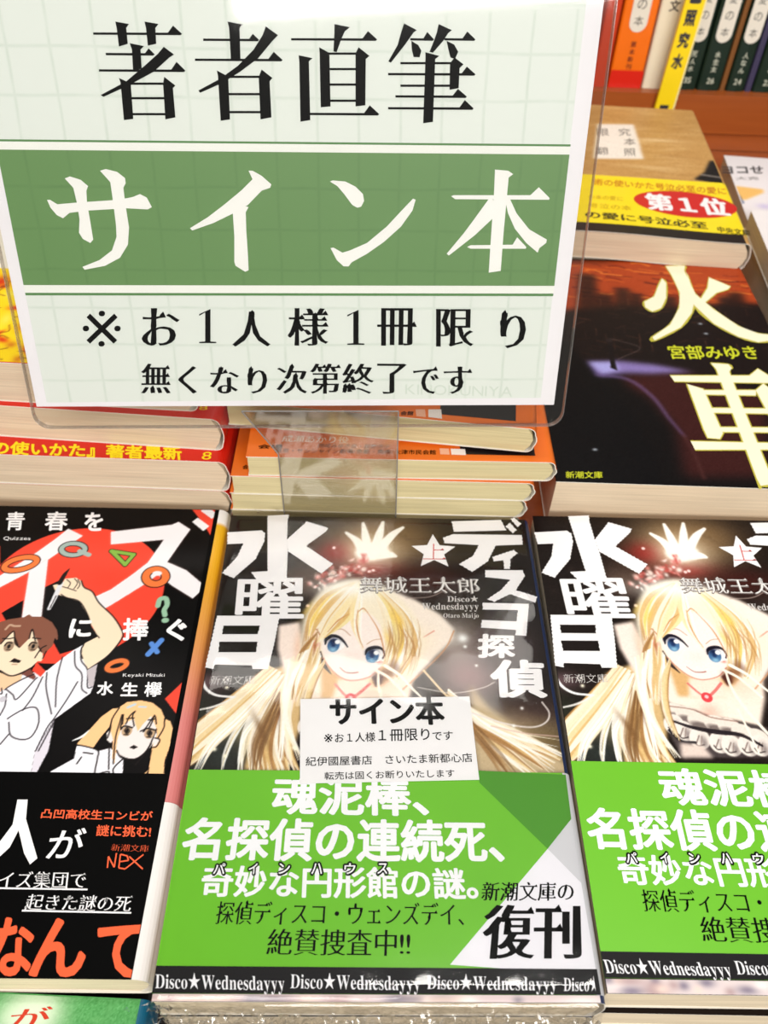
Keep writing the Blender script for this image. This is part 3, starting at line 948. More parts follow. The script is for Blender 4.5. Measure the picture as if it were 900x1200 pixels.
# strip of cover picture below the band
c = Canvas(-52.3, 52.2, -77.0, -75.5, 0.25, (226, 206, 206))
for i in range(40):
    c.blob((RNG.uniform(-52, 52), -76.5), RNG.uniform(1, 5), .8, [(250, 240, 236), (190, 160, 160), (150, 140, 150), (240, 214, 200)][i % 4], .8)
c.build('lower_picture_strip', novel, TN + .03, PRINT_GLOSS)

# right copy, not wrapped: copied with all its parts
novel_r = copy_tree(novel)
novel_r['label'] = 'unwrapped copy of the green-banded novel at the right edge, topmost there'
novel_r.location = (R2[0] * S, R2[1] * S, (0 - TN + Z0) * S); novel_r.rotation_euler = (0, 0, R2[2])
for ch in novel_r.children:                        # its band sits higher and shows more of the picture under it
    if ch.name.startswith('paper_band'): ch.location = (0, 1.6 * S, 0)
c = Canvas(-52.3, 52.2, -77.0, -74.0, 0.25, (226, 210, 208))
for i in range(50):
    c.blob((RNG.uniform(-52, 52), RNG.uniform(-77, -74)), RNG.uniform(1, 4), 1.0, [(250, 240, 236), (180, 150, 150), (120, 110, 130), (240, 214, 200)][i % 4], .8)
c.build('lower_picture_strip', novel_r, TN + .035, PRINT_GLOSS)
for ch in list(novel_r.children):
    if ch.name == 'lower_picture_strip.001' : pass

# the copies underneath
for k, (nm, dx, dy, rz, dz) in enumerate((('c', .6, -.2, .03, 1), ('c', -.3, .3, .022, 2), ('r', .6, -1.5, .014, 1), ('r', -.5, -.6, .022, 2))):
    base = (0.36, 125.1) if nm == 'c' else R2[:2]
    t_, b_ = book('green_banded_novel', '', base[0] + dx, base[1] + dy, rz, -13 * dz, TN, h=151, front=COVERD, spine=NAVY,
                  group=LABEL_G, yext=(1.6, 0), obi=(-74.5, -20, DARK, LGREY))
    t_['label'] = {('c', 1): 'copy of the green-banded novel directly under the shrink-wrapped one',
                   ('c', 2): 'copy of the green-banded novel third down in the middle stack',
                   ('r', 1): 'copy of the green-banded novel second from the top at the right edge',
                   ('r', 2): 'copy of the green-banded novel third from the top at the right edge'}[(nm, dz)]
    if dz == 1 and nm == 'r':
        q = Print(); q.text(ser('yyy'), (-8, -76.0), (-2, -76.0), (-7.8, -73.6), WHITE); q.build('band_lettering', b_, TN + .17)

# printed slip lying on the cover, under the film
SLIP = mat('white_slip_paper', (240, 238, 238), .5)
sq = [D(352, 820), D(550, 817), D(561.5, 914.5), D(351.5, 919)]
sc_ = np.mean(sq, 0)
rz = 0.0282
wx = (0.36 + math.cos(rz) * sc_[0] - math.sin(rz) * sc_[1], 125.1 + math.sin(rz) * sc_[0] + math.cos(rz) * sc_[1])
slip = thing('paper_slip', 'small white printed slip lying on the shrink-wrapped novel', 'note', (wx[0], wx[1], 0.32), rz)
L_ = lambda x, y: tuple(np.array(D(x, y)) - sc_)
g4 = lambda X, Y: L_(350 + X / 4.09, 800 + Y / 4.09)
P4 = [tuple(np.array(q) - sc_) for q in sq]
V = [(x, y, 0.0) for x, y in P4] + [(x, y, 0.12) for x, y in P4]
mesh_obj('paper', V, [(0, 1, 2, 3), (7, 6, 5, 4), (0, 4, 5, 1), (1, 5, 6, 2), (2, 6, 7, 3), (3, 7, 4, 0)], SLIP, slip)
p = Print()
p.text('サイン本', g4(148, 210), g4(704, 206), g4(148, 74), BLACK, bold=(.045, .03))
p.text('※', g4(122, 290), g4(163, 289), g4(122, 250), BLACK)
p.text('お１人様', g4(174, 292), g4(368, 286), g4(174, 246), BLACK, bold=(.008, .008))
p.text('１冊限り', g4(382, 286), g4(628, 280), g4(382, 228), BLACK, bold=(.008, .008))
p.text('です', g4(640, 280), g4(738, 278), g4(640, 238), BLACK, bold=(.008, .008))
p.text('紀伊國屋書店　さいたま新都心店', g4(34, 404), g4(834, 384), g4(34, 360), BLACK, bold=(.006, .006))
p.text('転売は固くお断りいたします', g4(124, 470), g4(748, 456), g4(124, 432), BLACK, bold=(.006, .006))
p.build('slip_lettering', slip, .15)

# shrink film round the middle copy
FILM = film_mat('shrink_film', rough=.05, base=.026, edge=.35, bump=(22, .04))
CRINK = film_mat('crumpled_film', rough=.12, base=.10, edge=.7, bump=(220, .8))
V, F = [], []
nx, ny = 60, 70
for j in range(ny + 1):
    for i in range(nx + 1):
        x = -53.4 + 107.6 * i / nx; y = -77.8 + 154.6 * j / ny
        ed = min(abs(x + 53.4), abs(x - 54.2), abs(y + 77.8), abs(y - 76.8))
        z = TN + .75 + .05 * math.sin(x * .31 + y * .12) * math.sin(y * .17 + 1) + .05 * math.sin(y * .6 + math.sin(x * .3) * 2) * max(0, 1 - ed / 14)
        z -= 1.6 * max(0, 1 - ed / 1.8) ** 2
        if ed < 6: z += RNG.uniform(-.02, .05)
        V.append((x, y, z))
for j in range(ny):
    for i in range(nx):
        q = j * (nx + 1) + i; F.append((q, q + 1, q + nx + 2, q + nx + 1))
mesh_obj('shrink_film', V, F, FILM, novel, smooth=True)


def skirt(name, parent, x0, x1, y, z0, z1, amp, n=150, m=10, seed=1):
    R_ = np.random.RandomState(seed)
    V, F = [], []
    ns = R_.randn(m + 1, n + 1); ns = ns + np.roll(ns, 1, 1)
    for j in range(m + 1):
        for i in range(n + 1):
            k = j / m
            V.append((x0 + (x1 - x0) * i / n, y - .6 - amp * abs(ns[j, i]) * (.25 + k) - .6 * k, z0 + (z1 - z0) * k + .3 * ns[j, i - 1] * k))
    for j in range(m):
        for i in range(n):
            q = j * (n + 1) + i; F.append((q, q + n + 1, q + n + 2, q + 1))
    return mesh_obj(name, V, F, CRINK, parent)


skirt('crumpled_film', novel, -53.4, 53.6, -77.2, TN - .4, 0.6, .75)
# knot of film at the upper left corner and tufts at the lower corner
for (x, y, s1) in ((-40.5, 77.0, 3), (-52.5, -78.4, 5)):
    V, F = [], []
    for i in range(26):
        q = len(V); an = RNG.uniform(0, 6.3)
        px_, py_ = x + RNG.uniform(-5, 5), y + RNG.uniform(-.5, 1.2)
        V += [(px_, py_, TN + RNG.uniform(-2, .8)), (px_ + 1.6 * math.cos(an), py_ + .8 * math.sin(an), TN + RNG.uniform(-.5, 1.2)), (px_ + RNG.uniform(-1, 1), py_ + .6, TN + RNG.uniform(-2, 1))]
        F.append((q, q + 1, q + 2))
    mesh_obj('film_knot', V, F, CRINK, novel)
for o in list(COL.objects):
    if o.get('label', '').startswith('copy of the green-banded novel') and 'middle stack' in o['label'] or o.get('label', '').startswith('copy of the green-banded novel directly'):
        skirt('crumpled_film', o, -53.4, 53.4, -77.6, TN, 0, 1.0, seed=3)

# ------------------------------------------------------------------ front row, left: the black and red novel
QP = (-109.75, 125.51, 0.0231)
Q = Flat(*QP, -0.55)
q1 = lambda X, Y: Q(X / 6, 590 + Y / 6)
q2 = lambda X, Y: Q(130 + X / 6, 590 + Y / 6)
q3 = lambda X, Y: Q(X / 6, 690 + Y / 6)
q4 = lambda X, Y: Q(90 + X / 6.43, 780 + Y / 6.43)
q5 = lambda X, Y: Q(X / 3, 800 + Y / 3)
RED = (238, 72, 52); INK = (26, 20, 20); SKIN = (246, 222, 192); WH = (240, 238, 244)


def paint_students():
    c = Canvas(-52.3, 51.0, -24.5, 75.3, 0.25, (8, 6, 7))
    c.disc(q1(516, 618), 29.3, 27.6, RED)
    c.poly(PP(q1, (-300, 300), (0, 300), (0, 590), (0, 760), (45, 820), (60, 900), (-300, 900)), RED)
    c.poly(PP(q1, (10, 770), (165, 680), (155, 800), (45, 830)), (8, 6, 7))
    c.poly(PP(q1, (300, 596), (430, 535), (470, 640), (640, 700), (640, 860), (700, 940), (620, 1000), (420, 1060), (290, 820)), (8, 6, 7))
    c.poly(PP(q2, (555, 22), (790, 36), (725, 268), (680, 190), (610, 90)), RED)
    c.poly(PP(q4, (664, 250), (845, 78), (780, 392), (740, 350)), RED)
    c.poly(PP(q4, (330, 870), (345, 870), (440, 1000), (430, 1040), (310, 1040)), RED)
    W2 = (238, 234, 236)
    for fn, pts in ((q1, ((480, 178), (582, 228), (335, 398), (190, 490), (0, 590), (-120, 640), (-120, 560), (0, 508), (250, 350), (390, 250))),
                    (q1, ((205, 480), (338, 390), (288, 830), (150, 830))),
                    (q2, ((0, 200), (430, 150), (475, 130), (558, 183), (500, 262), (396, 412), (530, 470), (665, 585), (575, 668), (430, 578), (330, 500), (250, 560), (0, 715), (-55, 745), (-108, 655), (0, 605), (150, 500), (260, 415), (372, 255), (0, 288)))):
        P = PP(fn, *pts); c.poly(P, (250, 180, 170), .5, .5); c.poly(P, W2, 1, .0)
    for pts in (((610, 100), (692, 160), (650, 194), (571, 130)), ((660, 30), (684, 28), (749, 75), (710, 109), (632, 52))):
        c.poly(PP(q2, *pts), W2)

    def ring(p, rx, ry, wd, col, ang):
        n = 22; P = [(p[0] + rx * math.cos(t) * math.cos(ang) - ry * math.sin(t) * math.sin(ang), p[1] + rx * math.cos(t) * math.sin(ang) + ry * math.sin(t) * math.cos(ang)) for t in np.linspace(0, 2 * math.pi, n)]
        c.stroke(P, wd + .7, INK); c.stroke(P, wd, col)
    OR = (242, 122, 62)
    ring(q1(145, 424), 5.2, 2.6, 2.0, OR, .32)
    ring(q1(515, 322), 4.0, 2.6, 1.7, (160, 178, 170), -.1); c.stroke(PP(q1, (560, 335), (625, 362)), 1.7, (160, 178, 170))
    ring(q2(315, 515), 3.4, 3.0, 2.5, OR, -.5); c.disc(q2(325, 492), 1.6, 1.0, W2)
    ring(q3(822, 540), 2.9, 1.6, 1.6, OR, .35)
    tri = PP(q1, (785, 335), (940, 360), (880, 430), (785, 335)); c.stroke(tri[:2], 2.0, INK); c.stroke(tri[1:3], 2.0, INK); c.stroke(tri[2:], 2.0, INK)
    for s_1 in (tri[:2], tri[1:3], tri[2:]): c.stroke(s_1, 1.4, (132, 176, 70))
    c.stroke(PP(q2, (330, 720), (345, 675), (385, 668), (395, 710), (375, 750), (380, 785)), 1.7, (150, 190, 160)); c.disc(q2(382, 822), 1.2, 1.0, (150, 190, 160))
    c.stroke(PP(q2, (262, 1060), (310, 1010), (355, 962)), 1.8, (90, 140, 214)); c.stroke(PP(q2, (285, 985), (325, 1045)), 1.6, (90, 140, 214))
    # the boy: shirt, arm, face
    c.poly(PP(q3, (-200, 640), (0, 640), (155, 605), (225, 590), (330, 575), (450, 480), (520, 430), (600, 385), (580, 480), (640, 560), (684, 530), (655, 690), (635, 735), (380, 920), (245, 1140), (200, 1400), (-200, 1400)), WH, 1)
    c.poly(PP(q3, (150, 600), (210, 560), (255, 620), (235, 640)), (120, 70, 60)); c.poly(PP(q3, (225, 575), (258, 515), (320, 580), (285, 620)), RED)
    c.poly(PP(q3, (380, 925), (245, 1140), (200, 1400), (340, 1140)), (222, 216, 226))
    c.poly(PP(q3, (-200, 640), (0, 590), (90, 615), (155, 600), (150, 640), (60, 690), (-30, 740)), (240, 200, 160))
    arm = PP(q1, (372, 575), (440, 560), (455, 530), (535, 522), (572, 545), (592, 590), (650, 622), (698, 700), (800, 800), (862, 905), (850, 960), (760, 1070), (618, 1170), (580, 1090), (568, 1040), (592, 985), (690, 935), (640, 850), (620, 790), (560, 690), (470, 660), (400, 640))
    c.poly(arm, SKIN)
    c.stroke(arm[4:13], .45, INK); c.stroke(arm[13:16], .4, INK); c.stroke(PP(q1, (430, 640), (470, 662), (560, 690), (620, 790), (645, 880), (698, 945)), .35, INK)
    c.stroke(PP(q1, (345, 740), (385, 660), (430, 560)), [1.2, 1.6, 1.6], (222, 222, 226)); c.stroke(PP(q1, (350, 738), (395, 650)), .3, INK)
    c.stroke(PP(q1, (420, 560), (455, 500), (488, 460)), [1.6, 1.4, .3], INK)
    c.stroke(PP(q1, (440, 585), (490, 600), (535, 615)), .3, INK); c.stroke(PP(q1, (470, 535), (495, 560), (480, 590)), .3, INK); c.stroke(PP(q1, (525, 530), (545, 560), (520, 600)), .3, INK); c.stroke(PP(q1, (548, 535), (562, 570), (545, 600)), .3, INK)
    c.poly(PP(q3, (-60, 380), (0, 370), (100, 300), (220, 290), (300, 380), (300, 450), (300, 500), (265, 510), (200, 570), (140, 600), (90, 612), (30, 600), (-60, 540)), SKIN)
    c.stroke(PP(q3, (0, 575), (50, 605), (90, 612), (150, 592), (240, 545)), .45, INK)
    hair = PP(q3, (-120, 300), (-20, 240), (60, 215), (170, 200), (205, 180), (225, 195), (300, 197), (365, 235), (400, 290), (408, 340), (402, 362), (385, 345), (370, 400), (310, 460), (280, 440), (265, 370), (225, 290), (205, 350), (140, 415), (105, 380), (97, 300), (45, 345), (10, 385), (-120, 420))
    c.poly(hair, (134, 84, 66))
    c.stroke(PP(q3, (40, 285), (70, 255), (100, 262), (140, 262)), .7, (196, 160, 134))
    for pts in (((5, 388), (45, 345), (97, 300), (105, 380), (135, 412)), ((205, 350), (228, 285), (250, 370), (290, 440)), ((230, 345), (285, 352)), ((245, 485), (290, 420), (325, 400)), ((300, 490), (325, 440)), ((105, 345), (125, 395)), ((20, 350), (60, 352), (95, 345))):
        c.stroke(PP(q3, *pts), .4, INK)
    for cx in (63, 234):
        c.disc(q3(cx, 405), 1.5, 1.9, (160, 134, 110)); c.disc(q3(cx, 405), .5, .8, INK)
        c.stroke(PP(q3, (cx - 30, 400), (cx - 10, 378), (cx + 22, 382)), .45, INK); c.stroke(PP(q3, (cx - 16, 428), (cx + 10, 430)), .25, INK)
    c.poly(PP(q3, (65, 515), (100, 488), (150, 505), (135, 522)), (30, 20, 20)); c.stroke(PP(q3, (85, 532), (120, 532)), .25, (150, 110, 90))
    c.poly(PP(q3, (258, 510), (290, 455), (300, 470), (290, 510)), SKIN)
    LN = (40, 34, 40)
    for pts in (((35, 710), (60, 690), (150, 640), (240, 600)), ((45, 708), (90, 745), (120, 775), (240, 645), (262, 625)), ((160, 855), (230, 760), (300, 620)), ((330, 590), (325, 700), (362, 880)), ((440, 480), (400, 640), (390, 830)), ((545, 655), (470, 780), (375, 920)),
                ((575, 410), (570, 500), (615, 570), (615, 690), (650, 690)), ((525, 440), (530, 540), (575, 600), (575, 700), (610, 735)), ((375, 920), (330, 980), (250, 1140)), ((385, 930), (345, 1000), (270, 1140)),
                ((55, 915), (65, 905), (160, 850), (235, 832), (268, 860), (270, 950), (220, 1040), (150, 1060), (75, 1030), (62, 940)), ((45, 740), (35, 820), (0, 890)), ((0, 1095), (60, 1025)), ((10, 700), (15, 735), (0, 740))):
        c.stroke(PP(q3, *pts), .38, LN)
    c.disc(q3(20, 777), 1.0, 1.0, (200, 196, 204))
    c.poly(PP(q3, (612, 572), (684, 530), (655, 690), (625, 685)), (196, 186, 190))
    # the girl
    BH = (248, 196, 140); LT = (234, 224, 220)
    c.poly(PP(q4, (270, 325), (320, 320), (262, 420), (240, 470), (180, 540), (110, 640), (0, 590), (90, 490), (180, 390)), BH)
    c.stroke(PP(q4, (-30, 565), (40, 535), (90, 490)), [.3, .8, .3], (240, 240, 240))
    c.poly(PP(q4, (672, 405), (705, 420), (722, 470), (705, 600), (660, 720), (655, 830), (600, 950), (530, 1030), (410, 1030), (500, 930), (540, 800), (565, 640), (575, 560)), BH)
    c.stroke(PP(q4, (640, 850), (655, 900), (680, 935)), .5, BH); c.stroke(PP(q4, (420, 855), (480, 845), (535, 795)), [.3, .8, .3], BH)
    c.poly(PP(q4, (290, 540), (300, 640), (345, 700), (270, 800), (270, 560)), (240, 190, 160))
    c.poly(PP(q4, (0, 600), (60, 605), (155, 640), (250, 620), (350, 700), (345, 860), (335, 960), (300, 1030), (-200, 1030), (-200, 800), (-20, 700)), WH)
    c.poly(PP(q4, (262, 470), (225, 510), (228, 560), (255, 585), (275, 560)), LT); c.poly(PP(q4, (590, 545), (622, 560), (600, 600), (570, 615)), LT)
    c.poly(PP(q4, (290, 380), (400, 340), (560, 360), (600, 470), (590, 560), (540, 630), (470, 690), (400, 700), (340, 680), (300, 640), (285, 520)), LT, 1, 0, True)
    c.poly(PP(q4, (250, 480), (265, 400), (310, 320), (380, 275), (480, 262), (570, 280), (635, 330), (665, 400), (655, 470), (610, 545), (600, 470), (560, 380), (500, 440), (460, 495), (430, 400), (370, 430), (340, 470), (310, 540), (295, 640), (285, 740), (265, 700), (275, 560)), BH)
    c.stroke(PP(q4, (385, 315), (440, 292)), .8, (190, 206, 214)); c.stroke(PP(q4, (470, 310), (520, 312)), .6, (190, 206, 214))
    for pts in (((320, 318), (268, 400), (252, 480), (232, 545)), ((342, 370), (320, 440), (290, 560), (275, 740)), ((330, 470), (350, 370), (345, 440)), ((370, 440), (400, 380), (440, 345), (420, 380), (432, 455)), ((375, 400), (430, 395)), ((540, 410), (585, 405)), ((480, 495), (520, 470), (585, 380), (600, 440)),
                ((585, 375), (565, 430), (540, 480)), ((662, 400), (655, 470), (612, 545)), ((300, 640), (330, 690), (400, 708), (470, 690), (540, 620), (600, 480)), ((440, 748), (500, 680), (560, 590)), ((535, 800), (500, 910), (485, 950)), ((590, 545), (625, 560), (600, 610), (565, 618)),
                ((0, 600), (60, 608), (158, 640), (155, 700), (130, 830)), ((130, 830), (200, 805), (245, 805), (205, 860), (240, 878), (335, 830), (350, 800)), ((245, 610), (240, 780)), ((350, 700), (275, 780), (290, 860), (265, 905), (345, 850)), ((240, 880), (200, 930), (120, 1020)), ((300, 890), (235, 1020)), ((160, 640), (230, 622)), ((50, 655), (120, 665)), ((0, 740), (35, 690)), ((345, 860), (335, 960), (300, 1030))):
        c.stroke(PP(q4, *pts), .4, INK)
    for cx, cy in ((378, 492), (548, 510)):
        c.disc(q4(cx, cy), 1.5, 1.7, (196, 164, 130)); c.disc(q4(cx, cy), .55, .8, INK)
        c.stroke(PP(q4, (cx - 46, cy - 12), (cx - 20, cy - 36), (cx + 40, cy - 24)), .5, INK); c.stroke(PP(q4, (cx - 22, cy + 28), (cx + 10, cy + 30)), .3, INK)
        c.stroke(PP(q4, (cx - 20, cy - 4), (cx - 2, cy - 24), (cx + 20, cy - 2), (cx, cy + 24), (cx - 20, cy)), .25, INK)
    c.poly(PP(q4, (395, 618), (430, 598), (462, 615), (430, 630)), (24, 18, 18))
    return c


SPINEQ = ramp_mat('yellow_to_pink_spine_print', ((0.0, (206, 120, 124)), (.45, (206, 118, 112)), (.62, (214, 142, 74)), (.8, (224, 160, 20)), (.955, (222, 168, 16)), (.965, (240, 236, 232)), (1.0, (240, 236, 232))), 1, -75, 75)
TQ = 12.5
ybq = Q(100, 939)[1]
quiz, qb = book('black_and_red_novel', 'black and red novel with two cartoon students and a yellow-to-pink spine', QP[0], QP[1], QP[2], -.55, TQ, h=151,
                front=BLACK, spine=SPINEQ, obi=(-75.7, ybq, BLACK, mat('white_band_spine', (232, 226, 222), .4)), group=None, r=3.4, spx=3.4)
paint_students().build('cover_picture', quiz, TQ + .03, PRINT_GLOSS)
p = Print()
SH_ = dict(bold=(.02, .02))
p.text('青', q1(34, 190), q1(166, 190), q1(50, 60), WHITE, **SH_); p.text('春', q1(310, 192), q1(470, 192), q1(325, 58), WHITE, **SH_); p.text('を', q1(590, 195), q1(722, 195), q1(598, 64), WHITE, bold=(.03, .03))
p.text('Quizzes', q1(22, 262), q1(212, 262), q1(28, 234), WHITE)
p.text('に', q1(478, 946), q1(636, 942), q1(500, 812), WHITE, bold=(.04, .04)); p.text('捧', q2(78, 965), q2(262, 965), q2(88, 806), WHITE, bold=(.03, .03))
p.text('ぐ', q2(398, 978), q2(545, 962), q2(384, 822), WHITE, bold=(.035, .035))
p.text('Keyaki Mizuki', q4(345, 92), q4(660, 92), q4(350, 60), WHITE)
p.text('水', q4(148, 225), q4(272, 225), q4(158, 120), WHITE, bold=(.03, .03)); p.text('生', q4(328, 232), q4(456, 232), q4(340, 128), WHITE, bold=(.03, .03)); p.text('欅', q4(505, 236), q4(638, 236), q4(515, 124), WHITE, bold=(.02, .02))
p.build('cover_lettering', quiz, TQ + .07)
p = Print()
ORI = mat('orange_red_ink', (246, 98, 56), .4)
p.poly(PP(q5, (62, 412), (98, 412), (92, 480), (132, 618), (106, 640), (85, 600), (66, 520), (35, 580), (0, 612), (-90, 655), (-100, 630), (0, 560), (45, 500)), WHITE)
p.text('が', q5(158, 620), q5(285, 616), q5(185, 515), WHITE, bold=(.012, .012))
p.text('凸凹高校生コンビが', q5(143, 478), q5(535, 488), q5(150, 443), ORI, bold=(.02, .02))
p.text('謎に挑む!', q5(337, 540), q5(530, 545), q5(342, 500), ORI, bold=(.02, .02))
p.text('新潮文庫', q5(390, 592), q5(522, 596), q5(394, 568), ORI, mincho=(-.01, -.03), uro=False)
for pts in (((378, 652), (382, 612)), ((382, 612), (402, 650), (410, 600)), ((418, 652), (424, 604), (448, 610), (452, 626), (424, 630)), ((418, 652), (440, 656), (505, 605)), ((455, 612), (502, 656))):
    for a_, b_ in zip(pts, pts[1:]): p.stroke(PP(q5, a_, b_), .35, ORI)
p.text('クイズ集団で', q5(-70, 722), q5(300, 724), q5(-60, 664), WHITE, mincho=(.01, -.015))
p.text('起きた謎の死', q5(85, 800), q5(458, 806), q5(100, 744), WHITE, mincho=(.01, -.015))
p.stroke(PP(q5, (-80, 722), (308, 728)), .4, WHITE); p.stroke(PP(q5, (78, 802), (462, 810)), .4, WHITE)
p.text('な', q5(-45, 1032), q5(112, 1034), q5(-25, 825), ORI, bold=(.03, .03))
p.text('ん', q5(100, 1038), q5(298, 1038), q5(120, 828), ORI, bold=(.03, .03))
p.text('て', q5(335, 1042), q5(500, 1046), q5(345, 848), ORI, bold=(.03, .03))
p.build('band_lettering', qb, TQ + .18, clip=(-52.4, 52.3, -75.3, 80))
# upright line of lettering on the spine
p = Print()
p.text('クイズに青春を', (-26, 3.4), (44, 3.4), (-26, 7.6), BLACK, mincho=(0, -.01), uro=False)
p.build('spine_lettering', quiz, 0, xf=lambda x, y, z: (55.9 + .86, -x + 20, y))

# ------------------------------------------------------------------ bottom left: the green book
p_ = (-106.5, -25.2)
TEAL = mat('teal_spine', (16, 92, 122), .4)
GRN = mat('mottled_green_cover', (78, 152, 84), .5, var=.28, vscale=500)
gb, _ = book('green_covered_book', 'mottled green book at the bottom left corner with a red character', p_[0], p_[1], -.012, -12.6, 15, front=GRN, spine=TEAL)
G = Flat(p_[0], p_[1], -.012, -12.6)
c = Canvas(-52, 50, 50, 75.3, .3, (88, 160, 92))
c.grain(9, 1)
for i in range(160): c.blob((RNG.uniform(-52, 50), RNG.uniform(50, 75)), RNG.uniform(.5, 3), RNG.uniform(.4, 1.6), [(70, 140, 76), (120, 186, 116), (96, 160, 96)][i % 3], .35)
for X, Y in ((60, 240), (110, 225), (160, 230), (190, 215)): c.blob(G(X / 3.75, 1130 + Y / 3.75), 5, 5, (226, 238, 214), .7)
c.build('cover_picture', gb, 15.03, PRINT)
p = Print(); p.text('が', G(8, 1206), G(56, 1203), G(16, 1182), mat('brick_red_ink', (206, 60, 36), .4), mincho=(.02, -.01), uro=False)
p.build('cover_lettering', gb, 15.06)

# ------------------------------------------------------------------ second row, left: red-banded books
REDC = mat('bright_red_band', (214, 34, 18), .4, coat=.2)
YEL = mat('yellow_ink', (252, 226, 24), .4)
GR = 'red-banded books in the stack at the left'


def red_book(label, xr, yf, rot, ztop, T, text=True, letters='の使いかた』著者最新'):
    cx = xr - 52.5 * math.cos(rot) - 75.5 * math.sin(rot); cy = yf - 52.5 * math.sin(rot) + 75.5 * math.cos(rot)
    t, ob = book('red_banded_book', label, cx, cy, rot, ztop, T, front=REDC, spine=REDC, pages=PAGES_W, group=GR, obi=(-75.5, -30, REDC), r=3.0)
    F_ = Flat(cx, cy, rot, ztop)
    if text:
        p = Print()
        p.text(letters, F_(-10, 533), F_(214, 540), F_(-8, 517), YEL, bold=(.035, .035))
        p.text('8', F_(236, 539), F_(247, 539), F_(238, 530), YEL)
        p.build('band_lettering', ob, T + .2)
    return t, F_


red_book('red-banded book at the bottom of the left stack, mostly pages showing', -56.0, 207.2, -.004, 4.0, 14.4, False)
red_book('red-banded book with a line of yellow characters, third from the top at the left', -55.3, 207.0, .0, 18.6, 14.4)
t, F_ = red_book('red-banded book just under the sign, second from the top at the left', -56.6, 212.3, -.045, 33.3, 14.4, False)
p = Print(); p.text('最新', F_(186, 480), F_(207, 481), F_(190, 474), YEL, bold=(.03, .03)); p.text('8', F_(233, 481), F_(243, 481), F_(234, 476), YEL); p.build('band_lettering', t, 14.63)
top, F0 = red_book('topmost book at the left edge, its cover a yellow and red drawing', -64, 215.6, -.03, 50.2, 16.6, False)
c = Canvas(-52.3, 30, -75.3, 70, .5, (240, 232, 214))
c.poly([(-53, -76), (31, -76), (31, -20), (-53, -20)], (250, 214, 30))
for i in range(130):
    x, y = RNG.uniform(-52, 30), RNG.uniform(-75, -24)
    c.blob((x, y), RNG.uniform(1, 4), RNG.uniform(.8, 3), [(214, 36, 20), (250, 222, 40), (252, 232, 90), (210, 120, 30)][RNG.randint(4)], .85, RNG.uniform(0, 3))
for i in range(70):
    x, y = RNG.uniform(-52, 30), RNG.uniform(-75, -24); an = RNG.uniform(0, 6.3)
    c.stroke([(x, y), (x + 3 * math.cos(an), y + 3 * math.sin(an)), (x + 5 * math.cos(an + .8), y + 5 * math.sin(an + .8))], .45, (130, 70, 20), .8)
c.build('cover_picture', top, 16.8, PRINT)

# ------------------------------------------------------------------ second row, middle: orange-banded books
ORC = mat('orange_cover', (232, 112, 30), .4, coat=.2)
ORD = mat('black_cover_panel', (22, 16, 16), .35)
WHP = mat('white_panel_ink', (240, 232, 226), .4)
GO = 'orange-banded books in the middle stack'


def orange_book(label, xr, yf, rot, ztop, T, deco=None):
    cx = xr - 52.5 * math.cos(rot) - 75.5 * math.sin(rot); cy = yf - 52.5 * math.sin(rot) + 75.5 * math.cos(rot)
    t, _ = book('orange_banded_book', label, cx, cy, rot, ztop, T, front=ORC, spine=ORC, pages=PAGES_Y, group=GO, r=2.6)
    F_ = Flat(cx, cy, rot, ztop)
    if deco:
        p = Print(); p.add(tri_poly([(20, -72.4), (45.5, -72.4), (45.5, -20), (20, -20)]), ORD); p.build('cover_panel', t, T + .05)
        p = Print(); deco(p, F_); p.build('cover_lettering', t, T + .09)
    return t


def deco_b(p, F_):
    p.text('会場', F_(302, 526), F_(331, 526), F_(303, 521), BLACK, bold=(.02, .02))
    p.text('成瀬あかり役', F_(330, 518), F_(408, 520), F_(332, 510), WHP)
    p.text('岡崎みゆき役・藤野涼子', F_(372, 525), F_(456, 526), F_(374, 520), BLACK)
    p.text('東京・サンシャイン劇場/京都・南座/大津市民会館', F_(322, 531), F_(511, 533), F_(323, 525.5), BLACK, bold=(.012, .012))
    p.poly([F_(516, 532.5), F_(527, 533), F_(526, 526), F_(515, 525.5)], mat('pale_orange_ink', (240, 180, 150), .4))
    p.poly([F_(529, 533), F_(546, 533.5), F_(545, 526.5), F_(528, 526)], WHP)


def deco_a(p, F_):
    p.text('会館', F_(469, 487), F_(484, 487), F_(470, 482), BLACK, bold=(.02, .02))
    p.poly([F_(488, 488), F_(499, 489), F_(498, 480), F_(487, 480)], mat('pale_orange_ink', (240, 180, 150), .4))
    p.poly([F_(502, 489), F_(518, 491), F_(517, 480), F_(502, 480)], WHP)


def deco_c(p, F_):
    p.text('会場', F_(284, 550), F_(297, 550), F_(285, 545), BLACK, bold=(.02, .02))


orange_book('orange-banded book topmost in the middle stack, lying askew right below the sign', 49.6, 208.4, -.085, 37.4, 10.6, deco_a)
orange_book('orange-banded book second in the middle stack, jutting out to the right with small black lettering', 57.9, 205.3, .0235, 25.6, 9.0, deco_b)
orange_book('orange-banded book third in the middle stack, set back to the left', 51.8, 204.1, .0144, 16.5, 9.0, deco_c)
orange_book('orange-banded book fourth in the middle stack, under the others', 50.4, 204.6, .012, 7.4, 9.0)
orange_book('orange-banded book at the bottom of the middle stack', 49.6, 204.9, .01, -1.7, 8.7)

